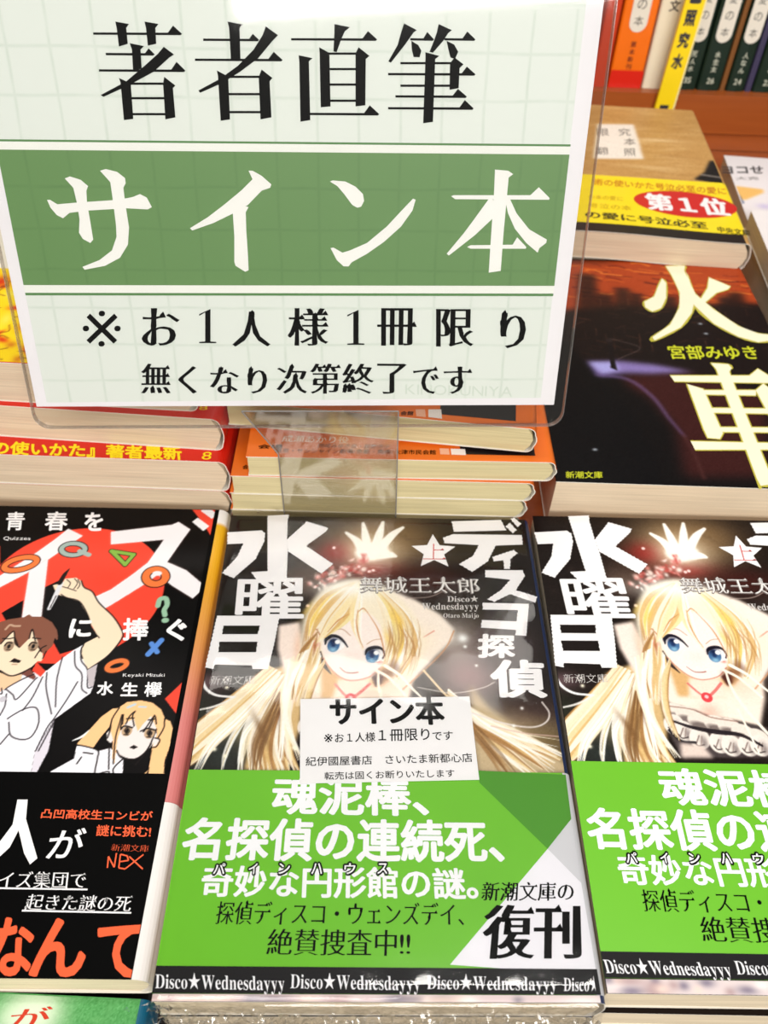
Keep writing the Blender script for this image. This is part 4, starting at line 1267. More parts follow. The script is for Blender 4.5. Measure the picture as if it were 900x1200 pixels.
# ------------------------------------------------------------------ second row, right: the dark novel with two big characters
KP = (112.57, 285.1, .0034)
K = Flat(*KP, 12.5)
TK = 23.0
k_ = lambda X, Y: K(640 + X / 3.46, 300 + Y / 3.46)
kasha, _ = book('dark_thick_novel', 'thick dark novel with two big cream characters on a picture of a red dusk', *KP, 12.5, TK, front=BLACK, spine=BLACK, pages=PAGES_W, r=3)
c = Canvas(-52.3, 52, -75.2, 75, .5, (10, 7, 8))
c.poly(PP(k_, (0, 20), (1000, 20), (1000, 220), (760, 190), (560, 230), (300, 200), (0, 260)), (172, 66, 28), 1, 3)
for i in range(120):
    X, Y = RNG.uniform(60, 900), RNG.uniform(25, 190)
    x, y = k_(X, Y); ln = RNG.uniform(3, 12)
    c.stroke([(x, y), (x + ln * .5, y - RNG.uniform(-.5, 1)), (x + ln, y - RNG.uniform(0, 2.4))], RNG.uniform(.4, 1.4), [(206, 92, 32), (120, 34, 18), (84, 22, 16), (226, 120, 50), (160, 60, 24)][RNG.randint(5)], .8)
for X0, X1, Y0 in ((130, 200, 70), (200, 270, 150), (280, 340, 128), (340, 390, 150), (390, 470, 185), (470, 530, 160), (620, 680, 190), (700, 760, 160), (740, 800, 145), (800, 900, 200)):
    c.poly(PP(k_, (X0, Y0), (X1, Y0 + 6), (X1 + 20, 300), (X0 - 10, 300)), (34, 18, 15), .8, 1.6)
c.poly(PP(k_, (60, 220), (900, 200), (960, 400), (1000, 520), (60, 430)), (24, 15, 14), .92, 2)
for i in range(80):
    X, Y = RNG.uniform(110, 900), RNG.uniform(190, 400); x, y = k_(X, Y); an = RNG.choice([0.1, 1.5, -.3, .5])
    c.stroke([(x, y), (x + 5 * math.cos(an), y + 5 * math.sin(an))], .4, [(86, 52, 40), (60, 36, 30), (110, 70, 52)][RNG.randint(3)], .5)
c.poly(PP(k_, (300, 480), (560, 470), (900, 560), (900, 900), (560, 900), (520, 700), (420, 580), (330, 530)), (62, 24, 22), .9, 2.5)
c.poly(PP(k_, (160, 428), (300, 425), (440, 440), (600, 470), (420, 478), (330, 475), (200, 488)), (146, 128, 196), .9, 1.5)
c.poly(PP(k_, (170, 430), (280, 430), (300, 460), (230, 478)), (176, 176, 236), .8, 1)
c.stroke(PP(k_, (200, 482), (330, 500), (430, 570), (500, 660), (560, 730)), [1.6, 1.5, 1.1, .5], (120, 98, 156), .7, 2.4)
c.stroke(PP(k_, (560, 730), (600, 800), (640, 900)), 1.4, (70, 36, 34), .8, 1.5)
c.poly(PP(k_, (60, 340), (100, 360), (210, 500), (340, 620), (430, 780), (480, 930), (40, 930)), (7, 6, 8), 1, 1.5)
c.poly(PP(k_, (248, 340), (268, 345), (275, 410), (290, 465), (262, 455), (255, 400)), (20, 14, 16)); c.disc(k_(255, 342), 1.4, 1.4, (40, 30, 30))
c.stroke(PP(k_, (262, 335), (380, 372), (310, 410), (290, 420)), .3, (120, 100, 96), .7)
for X, Y in ((625, 275), (648, 315), (198, 785)): c.blob(k_(X, Y), .9, .6, (190, 200, 210), .9)
c.grain(2.5, 1)
c.build('cover_picture', kasha, TK + .03, PRINT)
CREAM = mat('cream_ink', (250, 244, 214), .4); RIM = mat('yellow_green_rim_ink', (196, 186, 66), .4); YG_ = mat('yellow_green_ink', (206, 212, 40), .4)
strokes = (
    ((470, 92), (486, 110), (486, 170), (466, 212), (430, 226), (402, 208), (398, 186), (438, 165), (456, 120)),
    ((485, 42), (562, 40), (560, 62), (582, 110), (602, 180), (590, 232), (545, 290), (440, 343), (430, 330), (502, 280), (540, 210), (542, 150), (510, 80)),
    ((566, 60), (588, 120), (606, 156), (680, 218), (780, 285), (860, 315), (925, 322), (935, 340), (860, 350), (780, 328), (680, 275), (600, 200)),
    ((660, 88), (746, 124), (736, 136), (690, 150), (640, 192), (620, 186), (655, 130)),
    ((668, 435), (738, 440), (752, 455), (742, 470), (780, 570), (905, 880), (925, 925), (870, 932), (855, 905), (705, 500), (690, 460)),
    ((503, 486), (825, 486), (858, 458), (925, 500), (925, 516), (520, 509)),
    ((572, 520), (636, 540), (650, 570), (716, 720), (704, 742), (655, 738), (640, 705)),
    ((632, 545), (850, 545), (850, 566), (640, 562)), ((668, 617), (905, 620), (912, 640), (676, 636)), ((700, 695), (940, 697), (945, 716), (708, 714)),
    ((586, 752), (1060, 762), (1110, 735), (1150, 770), (1150, 785), (604, 786)),
    ((850, 545), (880, 518), (935, 560), (1000, 700), (990, 735), (950, 730)))
p = Print()
for st in strokes:
    P = np.array(PP(k_, *st)); m_ = P.mean(0)
    L2 = spline(np.vstack([P, P[:1]]), 3)[:-1] if len(st) > 8 else P
    d = np.roll(L2, -1, 0) - np.roll(L2, 1, 0); nn = np.stack([d[:, 1], -d[:, 0]], 1); nn /= np.linalg.norm(nn, axis=1)[:, None] + 1e-9
    ar = np.sum(L2[:, 0] * np.roll(L2[:, 1], -1) - np.roll(L2[:, 0], -1) * L2[:, 1])
    p.poly([tuple(v) for v in L2 + nn * .55 * np.sign(ar)], RIM)
p.build('title_rim', kasha, TK + .06)
p = Print()
for st in strokes: p.poly(PP(k_, *st), CREAM)
p.text('宮部みゆき', k_(505, 418), k_(865, 420), k_(488, 362), YG_, bold=(.02, .012))
p.text('新潮文庫', k_(80, 902), k_(230, 902), k_(78, 874), YG_, bold=(.01, .01))
p.build('title_lettering', kasha, TK + .09)

# ------------------------------------------------------------------ third row, right: the yellow-banded book
rot = -.05
P_fr = (166.0, 356.5)
ycx = P_fr[0] - 52.5 * math.cos(rot) - 75.5 * math.sin(rot) - 0; ycy = P_fr[1] - 52.5 * math.sin(rot) + 75.5 * math.cos(rot)
TY = 13.6; ZY = 26.3
TAN = mat('tan_cover', (196, 150, 88), .5, var=.12)
YELB = mat('yellow_band_paper', (250, 222, 20), .4, coat=.15)
Yf = Flat(ycx, ycy, rot, ZY)
y_ = lambda X, Y: Yf(660 + X / 3.75, 130 + Y / 3.75)
yt = y_(420, 300)[1]
yb = y_(420, 515)[1]
DKC = mat('dark_cover_foot', (22, 14, 12), .4)
wv = lambda x, y, z: .9 * math.sin((x + 52) / 105 * math.pi * 1.6) * max(0, -y / 75)
NSEG[0] = 16
yel, yo = book('yellow_banded_book', 'tan book with a yellow band and red oval reading number one', ycx, ycy, rot, ZY, TY, front=DKC, spine=TAN, pages=PAGES_W,
               obi=(yb, yt, YELB), r=3, ny=24, warp=wv)
NSEG[0] = 2
c = Canvas(-52.3, 50.5, yt - 2, 75.2, .6, (194, 148, 86))
for i in range(240):
    c.blob((RNG.uniform(-52, 50), RNG.uniform(yt, 75)), RNG.uniform(2, 12), RNG.uniform(.6, 2.2), [(212, 170, 108), (170, 122, 64), (226, 190, 134), (184, 136, 74)][RNG.randint(4)], .3, RNG.uniform(-.2, .3))
c.blob(y_(420, 130), 14, 2, (232, 200, 150), .7); c.blob(y_(380, 248), 14, 2, (226, 192, 140), .6)
c.poly(PP(y_, (645, 218), (670, 222), (700, 290), (715, 325), (575, 300), (620, 270)), (20, 16, 18), 1, .8); c.stroke(PP(y_, (610, 280), (690, 292)), 1.5, (160, 150, 140), .8, 1)
c.poly(PP(y_, (150, 58), (310, 60), (354, 212), (132, 210)), (240, 230, 216), 1, .5)
c.grain(5, 1)
c.build('cover_picture', yel, TY + .06, PRINT, warp=wv)
DG = mat('dark_grey_ink', (70, 62, 56), .5)
p = Print()
for ch, X, Y in (('限', 150, 78), ('究', 245, 78), ('本', 268, 120), ('翻', 145, 160), ('照', 268, 166)):
    p.text(ch, y_(X, Y + 32), y_(X + 52, Y + 32), y_(X - 3, Y), DG)
p.build('label_lettering', yel, TY + .1, warp=wv)
p = Print()
NR, NA = 10, 44
el = [y_(537 + k * (228 * math.cos(t)), 410 + k * (54 * math.sin(t) + 20 * math.cos(t))) for k in np.linspace(0, 1, NR + 1) for t in np.linspace(0, 2 * math.pi, NA + 1)[:-1]]
p.add((el, [(i * NA + (j + 1) % NA, i * NA + j, (i + 1) * NA + j, (i + 1) * NA + (j + 1) % NA) for i in range(NR) for j in range(NA)]), mat('red_oval_ink', (206, 28, 26), .4))
p.text('術の使いかた号泣必至の愛に', y_(130, 330), y_(720, 368), y_(130, 300), mat('amber_ink', (206, 130, 20), .4), bold=(.02, .02))
p.text('の本の愛に', y_(110, 392), y_(262, 402), y_(110, 372), mat('dim_yellow_ink', (196, 160, 20), .4)); p.text('号泣の本', y_(110, 432), y_(300, 444), y_(110, 410), mat('dim_yellow_ink', (196, 160, 20), .4))
p.text('の愛に号泣必至', y_(96, 478), y_(640, 518), y_(92, 446), mat('olive_black_ink', (60, 54, 16), .4), bold=(.03, .02))
p.text('中央文庫', y_(682, 528), y_(828, 546), y_(676, 502), mat('olive_black_ink', (60, 54, 16), .4), bold=(.02, .02))
p.build('band_lettering', yo, TY + .24, warp=wv)
p = Print(); p.text('第１位', y_(372, 436), y_(742, 462), y_(350, 362), WHITE, bold=(.05, .03)); p.build('oval_lettering', yo, TY + .3, warp=wv)
# the book it rests on
book('paperback', 'plain paperback hidden under the yellow-banded book', ycx + 2, ycy + 7.5, rot, 12.4, 22.9, front=TAN, pages=PAGES_W, group=None)

# ------------------------------------------------------------------ third row, far right
LBL = 'white-covered book with an orange patch lying behind the yellow-banded book at the right edge'
WCV = mat('white_cover', (238, 232, 232), .45)
wb, _ = book('white_covered_book', LBL, 178 + 57 + 4, 406, -.09, 10, 20.5, w=112, h=151, front=WCV, pages=PAGES_W)
Wf = Flat(239, 406, -.09, 10)
c = Canvas(-55.5, 54, -40, 75.2, .6, (236, 230, 232))
o_ = lambda X, Y: Wf(660 + X / 3.75, 130 + Y / 3.75)
c.poly(PP(o_, (720, 325), (880, 345), (880, 360), (800, 392), (760, 385)), (240, 190, 110), 1, .6)
c.stroke(PP(o_, (755, 352), (785, 402)), 2.4, (70, 90, 130), .9, 1)
c.blob(o_(885, 420), 4, 3, (200, 190, 226), .8); c.blob(o_(850, 560), 3, 2, (236, 120, 140), .8)
c.build('cover_picture', wb, 20.53, PRINT)
p = Print()
p.text('ヨコせ', o_(700, 276), o_(884, 276), o_(694, 242), mat('slate_ink', (50, 50, 56), .4), bold=(.03, .03)); p.text('大売', o_(760, 304), o_(860, 304), o_(757, 290), DG)
p.build('cover_lettering', wb, 20.57)
book('pale_sided_book', 'pale paperback at the right edge with only its cream page side showing', 165.3 + 52.5 + 8, 321.5, -.07, 20.2, 10.0, front=WCV, pages=PAGES_W)
book('pale_sided_book', 'lower pale paperback at the right edge beside the dark thick novel', 165.5 + 52.5 + 4, 262, -.05, 9.4, 19.8, front=WCV, pages=PAGES_W, h=130)

# ------------------------------------------------------------------ upright books on the shelf
SHZ = STEP + 34.5


def upright(name, label, x0, x1, y, col, h=149., dpt=105., group=None, ov=None, txt=None, txtm=None, foot=None, num=None, pages=PAGES, ink=None, lab_z=(96, 56)):
    wd = x1 - x0
    t = thing(name, label, 'book', ((x0 + x1) / 2, y, SHZ + .1), 0, group)
    a_ = wd / 2
    prof = [(-a_, dpt), (-a_, dpt / 2), (-a_, 1.6), (-a_ + .3, .6), (-a_ + 1.2, 0.1), (0, -.35), (a_ - 1.2, 0.1), (a_ - .3, .6), (a_, 1.6), (a_, dpt / 2), (a_, dpt)]
    P = np.array(prof, float); d = np.gradient(P, axis=0); d /= np.linalg.norm(d, axis=1)[:, None]
    N = np.stack([-d[:, 1], d[:, 0]], 1); I = P + N * .3; n = len(P)
    V = [(p[0], p[1], 0) for p in P] + [(p[0], p[1], 0) for p in I] + [(p[0], p[1], h) for p in P] + [(p[0], p[1], h) for p in I]
    F = []
    for k in range(n - 1):
        F += [(k, k + 1, 2 * n + k + 1, 2 * n + k), (n + k, 3 * n + k, 3 * n + k + 1, n + k + 1), (k, n + k, n + k + 1, k + 1), (2 * n + k, 2 * n + k + 1, 3 * n + k + 1, 3 * n + k)]
    F += [(0, 2 * n, 3 * n, n), (n - 1, 2 * n - 1, 4 * n - 1, 3 * n - 1)]
    mesh_obj('cover', V, F, col, t)
    V, F = boxVF(-a_ + .4, a_ - .4, 1.4, dpt - .6, .4, h - .4); mesh_obj('page_block', V, F, pages, t)
    xf = lambda u, v, z: (u, -.36 - z, v)
    if foot:
        V, F = boxVF(-a_ + .1, a_ - .1, -.45, -.3, 0, 10); mesh_obj('spine_foot', V, F, foot, t)
    if ov:
        p = Print(); r_ = ov; lo, hi = lab_z[1], lab_z[0] + 60
        pts = [(r_ * math.cos(t_), hi - r_ + r_ * math.sin(t_)) for t_ in np.linspace(0, math.pi, 10)] + [(r_ * math.cos(t_), lo + r_ + r_ * math.sin(t_)) for t_ in np.linspace(math.pi, 2 * math.pi, 10)]
        p.poly(pts, mat('spine_label_paper', (226, 220, 206), .5)); p.build('spine_label', t, .06, xf=xf)
    p = Print()
    if ov:
        for i, ch in enumerate('本の愛に号泣'):
            zz = lab_z[1] + 3.5 + i * 8.6
            p.text(ch, (-ov * .5, zz), (ov * .5, zz), (-ov * .5, zz + ov), mat('label_ink', (60, 60, 56), .5))
    if txt:
        top = (lab_z[1] - 4) if ov else 110
        k = min(6.0, wd * .42) if not ov else 3.3
        for i, ch in enumerate(txt):
            zz = top - (i + 1) * k * 1.25
            if zz < 9: break
            p.text(ch, (-k / 2, zz), (k / 2, zz), (-k / 2, zz + k), ink or DG, bold=(.02, .02))
    if num: p.text(num, (-2.2, 4), (2.2, 4), (-2.2, 7.4), ink or DG, bold=(.02, .02))
    if p.V: p.build('spine_lettering', t, .1, xf=xf)
    return t


ORS = mat('bright_orange_spine', (238, 112, 14), .4); CRS = mat('cream_spine', (232, 222, 196), .5); DGS = mat('dark_green_spine', (16, 38, 26), .4)
BRS = mat('brown_spine', (140, 92, 50), .5); PUS = mat('purple_spine', (70, 66, 96), .45); RDS = mat('red_orange_spine', (196, 60, 26), .4)
SI = mat('spine_print_ink', (196, 200, 180), .5)
GD = 'dark green books upright on the shelf'
upright('upright_book', 'narrow red-orange book standing left of the orange one on the shelf', 118.5, 127.5, 545, RDS)
upright('upright_book', 'bright orange book with a red foot standing on the shelf', 128.5, 148.5, 545, ORS, ov=5.2, txt='第本新刊', foot=REDC, lab_z=(96, 31), ink=mat('dark_red_ink', (120, 40, 20), .5))
upright('upright_book', 'cream book standing between the orange book and the yellow slip', 149.5, 165.0, 545, CRS, txt='限究本翻照本新潮文', ink=DG)
upright('upright_book', 'dark green book standing directly right of the yellow slip', 169.5, 182.5, 545, DGS, ov=4.4, txt='死人水王', num='35', ink=SI, group=GD, lab_z=(96, 27))
upright('upright_book', 'dark green book standing left of the narrow brown book', 183.2, 197.0, 545, DGS, ov=4.6, txt='水生太郎', num='26', ink=SI, group=GD, lab_z=(96, 27))
upright('upright_book', 'narrow brown book standing between two dark green ones', 197.6, 200.6, 545, BRS)
upright('upright_book', 'dark green book standing between the narrow brown and purple books', 201.2, 212.4, 545, DGS, ov=4.6, txt='人なんて', num='24', ink=SI, group=GD, lab_z=(96, 27))
upright('upright_book', 'narrow purple book standing between two dark green ones', 213.0, 216.8, 545, PUS)
upright('upright_book', 'dark green book standing rightmost on the shelf at the corner of the photograph', 217.4, 232.0, 545, DGS, ov=4.6, txt='本水中人', num='23', ink=SI, group=GD, lab_z=(96, 27))

# yellow slip board hanging over the ledge between the books
ys = thing('yellow_divider', 'yellow divider board with black characters poking out below the shelf edge', 'divider', (162.6, 533.5, SHZ - 16), 0)
YSL = mat('yellow_board', (246, 214, 20), .45); V, F = boxVF(-5.5, 5.5, 0, 3.0, 0, 150)
V = [(x + .035 * z, y, z) for x, y, z in V]; mesh_obj('board', V, F, YSL, ys)
V, F = boxVF(5.5, 6.3, 0, 3.0, 0, 150); V = [(x + .035 * z, y, z) for x, y, z in V]; mesh_obj('pale_edge', V, F, mat('pale_yellow_edge', (244, 232, 170), .5), ys)
p = Print()
for i, ch in enumerate('本翻限第一照究水'.replace('一', '1')):
    zz = 112 - i * 11.5
    x = zz * .035
    p.text(ch, (x - 3.2, zz), (x + 3.2, zz), (x - 3.2, zz + 8.5), mat('slate_ink', (50, 50, 56), .4), bold=(.05, .05))
p.poly([(-2.6, 5), (2.8, 5), (2.9, 11), (-2.5, 11)], mat('slate_ink', (50, 50, 56), .4))
p.build('divider_lettering', ys, .05, xf=lambda u, v, z: (u, -z, v))

# ------------------------------------------------------------------ the sign in its plastic sleeve
KS = .91
SP = np.array((-31.31 * KS, 226.77 * KS, CAMH + (28.48 - CAMH) * KS))
a1, a2, a3 = 3.32 / 50, -15.4 / 50, .22 / 50
sg = thing('hanging_sign', 'white and green laminated sign in a clear plastic sleeve above the middle stacks', 'sign', SP)
sg.rotation_euler = (0, 0, 0)
Rm = Matrix.Rotation(a1, 4, 'Z') @ Matrix.Rotation(a2, 4, 'X') @ Matrix.Rotation(a3, 4, 'Y')
sg.matrix_world = Matrix.Translation(Vector((SP[0] * S, SP[1] * S, (SP[2] + Z0) * S))) @ Rm
W2 = 182 * KS / 2; HC_ = 128 * KS
R3 = np.array([[Rm[i][j] for j in range(3)] for i in range(3)])


def G_(px, py):
    """photograph point -> (u, v) in millimetres on the card"""
    r = ray(px, py); o = np.array([0, 0, CAMH]); n = R3 @ np.array([0, 1, 0])
    t = ((SP - o) @ n) / (r @ n); q = R3.T @ (o + r * t - SP)
    return (q[0], q[2])


card = bpy.data.materials.new('sign_card_paper'); card.use_nodes = True
nt = card.node_tree; bs = nt.nodes['Principled BSDF']; bs.inputs['Roughness'].default_value = .5
tc = nt.nodes.new('ShaderNodeTexCoord'); sx = nt.nodes.new('ShaderNodeSeparateXYZ')
nz = nt.nodes.new('ShaderNodeTexNoise'); nz.inputs['Scale'].default_value = 60; nz.inputs['Detail'].default_value = 2
mxv = nt.nodes.new('ShaderNodeVectorMath'); mxv.operation = 'MULTIPLY_ADD'; mxv.inputs[1].default_value = (.0012,) * 3
nt.links.new(tc.outputs['Object'], nz.inputs['Vector']); nt.links.new(nz.outputs['Color'], mxv.inputs[0]); nt.links.new(tc.outputs['Object'], mxv.inputs[2])
nt.links.new(mxv.outputs[0], sx.inputs[0])


def grid_line(sock, period, off, wid, soft):
    m1 = nt.nodes.new('ShaderNodeMath'); m1.operation = 'ADD'; m1.inputs[1].default_value = off * S
    m2 = nt.nodes.new('ShaderNodeMath'); m2.operation = 'PINGPONG'; m2.inputs[1].default_value = period * S / 2
    m3 = nt.nodes.new('ShaderNodeMapRange'); m3.inputs[1].default_value = wid * S; m3.inputs[2].default_value = (wid + soft) * S
    m3.inputs[3].default_value = 1; m3.inputs[4].default_value = 0
    nt.links.new(sock, m1.inputs[0]); nt.links.new(m1.outputs[0], m2.inputs[0]); nt.links.new(m2.outputs[0], m3.inputs[0])
    return m3.outputs[0]


l1 = grid_line(sx.outputs[0], 11.4, 3.0, .12, .5); l2 = grid_line(sx.outputs[2], 11.4, 2.0, .12, .5)
mm = nt.nodes.new('ShaderNodeMath'); mm.operation = 'MAXIMUM'; nt.links.new(l1, mm.inputs[0]); nt.links.new(l2, mm.inputs[1])
n3 = nt.nodes.new('ShaderNodeTexNoise'); n3.inputs['Scale'].default_value = 130; nt.links.new(tc.outputs['Object'], n3.inputs['Vector'])
md = nt.nodes.new('ShaderNodeMath'); md.operation = 'MULTIPLY'; nt.links.new(mm.outputs[0], md.inputs[0]); nt.links.new(n3.outputs[0], md.inputs[1])
m5 = nt.nodes.new('ShaderNodeMath'); m5.operation = 'MULTIPLY'; m5.inputs[1].default_value = .55; nt.links.new(md.outputs[0], m5.inputs[0])
mc = nt.nodes.new('ShaderNodeMix'); mc.data_type = 'RGBA'; mc.inputs[6].default_value = (*lin((222, 227, 222)), 1); mc.inputs[7].default_value = (*lin((176, 194, 178)), 1)
nt.links.new(m5.outputs[0], mc.inputs[0]); nt.links.new(mc.outputs[2], bs.inputs['Base Color'])
# the green print: same faint grid showing through
GB = card.copy(); GB.name = 'green_sign_ink'
for n_ in GB.node_tree.nodes:
    if n_.type == 'MIX': n_.inputs[6].default_value = (*lin((98, 138, 80)), 1); n_.inputs[7].default_value = (*lin((78, 118, 66)), 1)

V, F = boxVF(-W2, W2, 0, .35, 0, HC_); mesh_obj('card', V, F, mat('sign_border_paper', (236, 232, 238), .5), sg)
xs = lambda u, v, z: (u, -z, v)
g_ = 3.4
tl = G_(672, 170)
p = Print(); p.poly([(-W2 + g_, G_(347, 470)[1] - .2), (W2 - g_ - 1.2, G_(347, 467)[1]), (W2 - g_ - 1.2, HC_ - 3), (-W2 + g_, HC_ - 3)], card); p.build('printed_sheet', sg, .03, xf=xs)
GRL = mat('dark_green_line_ink', (88, 132, 80), .5)
p = Print()
def bar(y0l, y0r, y1l, y1r, m):
    xl, xr = -W2 + g_, W2 - g_ - 1.0
    va, vb = G_(29, y1l)[1], G_(29, y0l)[1]; vc, vd = G_(655, y1r)[1], G_(655, y0r)[1]
    p.poly([(xl, va), (xr, vc), (xr, vd), (xl, vb)], m)
WS = mat('white_gap_paper', (238, 238, 234), .5)
bar(164, 169, 346, 347, WS); p.build('pale_ground', sg, .05, xf=xs)
p = Print(); bar(175.5, 181, 334, 335, GB); bar(163.5, 169, 166, 171.5, GRL); bar(343, 344, 346, 347, GRL)
p.build('green_band', sg, .07, xf=xs)
# upper line of characters, stroke by stroke
r1 = lambda X, Y: G_(100 + X / 3.75, 10 + Y / 3.75)
r2 = lambda X, Y: G_(330 + X / 3.75, 10 + Y / 3.75)
p = Print()


def hb(fn, x0, x1, y, uw=0, uh=0, th=10):
    if uw: pts = ((x0, y - th / 2), (x1 - uw, y - th / 2 + 1), (x1 - uw * .62, y - uh), (x1 + 2, y + th * .1), (x1 - 4, y + th / 2 + 2), (x0, y + th / 2))
    else: pts = ((x0, y - th / 2), (x1, y - th / 2), (x1, y + th / 2), (x0, y + th / 2))
    p.poly(PP(fn, *pts), BLACK)


def vp(fn, *pts): p.poly(PP(fn, *pts), BLACK)
hb(r1, 35, 423, 110, 60, 35); hb(r1, 90, 303, 200, 40, 25); hb(r1, 60, 438, 272, 60, 38)
vp(r1, (132, 57), (192, 68), (180, 85), (187, 155), (148, 167), (138, 85)); vp(r1, (260, 57), (322, 68), (308, 85), (312, 155), (275, 163), (267, 85))
vp(r1, (195, 152), (258, 165), (243, 180), (248, 265), (210, 272), (205, 180))
vp(r1, (345, 168), (390, 202), (370, 215), (300, 278), (190, 338), (80, 388), (68, 380), (180, 320), (260, 252), (318, 200))
vp(r1, (148, 305), (192, 325), (200, 332), (211, 485), (170, 490), (155, 325)); hb(r1, 190, 350, 330)
vp(r1, (347, 300), (396, 338), (385, 350), (396, 478), (352, 487), (342, 330)); hb(r1, 200, 352, 394); hb(r1, 205, 354, 464)
hb(r1, 518, 762, 137, 42, 26); hb(r1, 482, 865, 225, 60, 35)
vp(r1, (625, 57), (692, 70), (678, 85), (682, 225), (640, 228), (632, 85))
vp(r1, (793, 78), (847, 117), (820, 145), (760, 218), (680, 278), (600, 328), (505, 370), (497, 360), (590, 310), (670, 252), (740, 180), (780, 115))
vp(r1, (578, 272), (616, 292), (628, 300), (636, 487), (595, 493), (583, 295)); hb(r1, 615, 775, 300)
vp(r1, (775, 268), (822, 305), (810, 320), (818, 478), (770, 487), (762, 300)); hb(r1, 625, 775, 376); hb(r1, 625, 775, 455)
hb(r2, 42, 418, 135, 62, 36); vp(r2, (232, 68), (300, 82), (278, 100), (262, 135), (242, 192), (228, 188), (232, 100))
vp(r2, (165, 170), (210, 195), (215, 430), (172, 434), (167, 190)); hb(r2, 205, 335, 198)
vp(r2, (338, 170), (386, 208), (370, 222), (368, 425), (325, 430), (325, 198))
for y in (266, 334, 405): hb(r2, 212, 330, y)
vp(r2, (75, 205), (136, 218), (120, 232), (126, 490), (83, 497), (78, 232)); hb(r2, 120, 427, 463, 64, 38)
vp(r2, (538, 65), (594, 95), (580, 105), (545, 155), (480, 238), (469, 232), (510, 160), (525, 105)); hb(r2, 565, 668, 135, 45, 32)
vp(r2, (570, 142), (600, 160), (614, 185), (606, 214), (580, 213), (572, 180))
vp(r2, (690, 68), (748, 95), (732, 108), (710, 142), (665, 194), (650, 190), (670, 140), (682, 105)); hb(r2, 715, 850, 135, 55, 34)
vp(r2, (725, 142), (758, 158), (776, 190), (762, 222), (742, 215), (733, 180))
hb(r2, 522, 748, 240); vp(r2, (760, 215), (799, 245), (782, 262), (778, 350), (738, 357), (740, 240))
hb(r2, 468, 850, 288, 58, 33); hb(r2, 522, 745, 339); hb(r2, 500, 812, 386, 60, 33); hb(r2, 468, 842, 438, 60, 36)
vp(r2, (632, 192), (693, 208), (675, 222), (665, 498), (622, 504), (632, 220))
GREY2 = mat('grey_stamp_ink', (206, 215, 206), .5)
o2 = dict(mincho=(.034, -.015))
for ch, x0, x1, yt_, yb_ in (('※', 97, 141, 364, 406), ('お', 166, 210, 361, 405), ('1', 233, 254, 362, 402), ('人', 272, 317, 363, 406), ('様', 337, 385, 361, 405),
                           ('1', 406, 428, 363, 404), ('冊', 442, 488, 361, 405), ('限', 511, 555, 362, 406), ('り', 586, 616, 363, 408)):
    if ch == '1':
        xc = (x0 + x1) / 2
        p.poly([G_(xc - 3, yt_ + 4), G_(xc - 10, yt_ + 8), G_(xc - 10, yt_ + 6), G_(xc + 3.2, yt_), G_(xc + 3.2, yb_ - 2), G_(xc + 10, yb_ - 1.5), G_(xc + 10, yb_), G_(xc - 10, yb_), G_(xc - 10, yb_ - 1.5), G_(xc - 3, yb_ - 2)], BLACK)
    elif ch == '※': p.text(ch, G_(x0, yb_), G_(x1, yb_), G_(x0, yt_), BLACK, mincho=(-.016, -.016), uro=False)
    else: p.text(ch, G_(x0, yb_), G_(x1, yb_), G_(x0, yt_), BLACK, **o2)
for i, (ch, x0, x1) in enumerate((('無', 165, 200), ('く', 209, 231), ('な', 246, 280), ('り', 290, 313), ('次', 324, 360), ('第', 363, 399), ('終', 401, 438), ('了', 442, 476), ('で', 484, 514), ('す', 520, 553))):
    p.text(ch, G_(x0, 461 + i * .05), G_(x1, 461 + i * .05), G_(x0, 426 + (3 if ch in 'くなりです' else 0)), BLACK, mincho=(.034, -.012))
p.build('sign_lettering', sg, .1, xf=xs)
p = Print(); p.text('KINOKUNIYA', G_(475, 462), G_(600, 465), G_(475, 450), GREY2); p.build('faint_stamp', sg, .06, xf=xs)
p = Print()
t1 = lambda X, Y: G_(50 + X / 3, 190 + Y / 3)
t2 = lambda X, Y: G_(370 + X / 3, 190 + Y / 3)
WG = mat('reversed_white_paper', (242, 240, 238), .5)
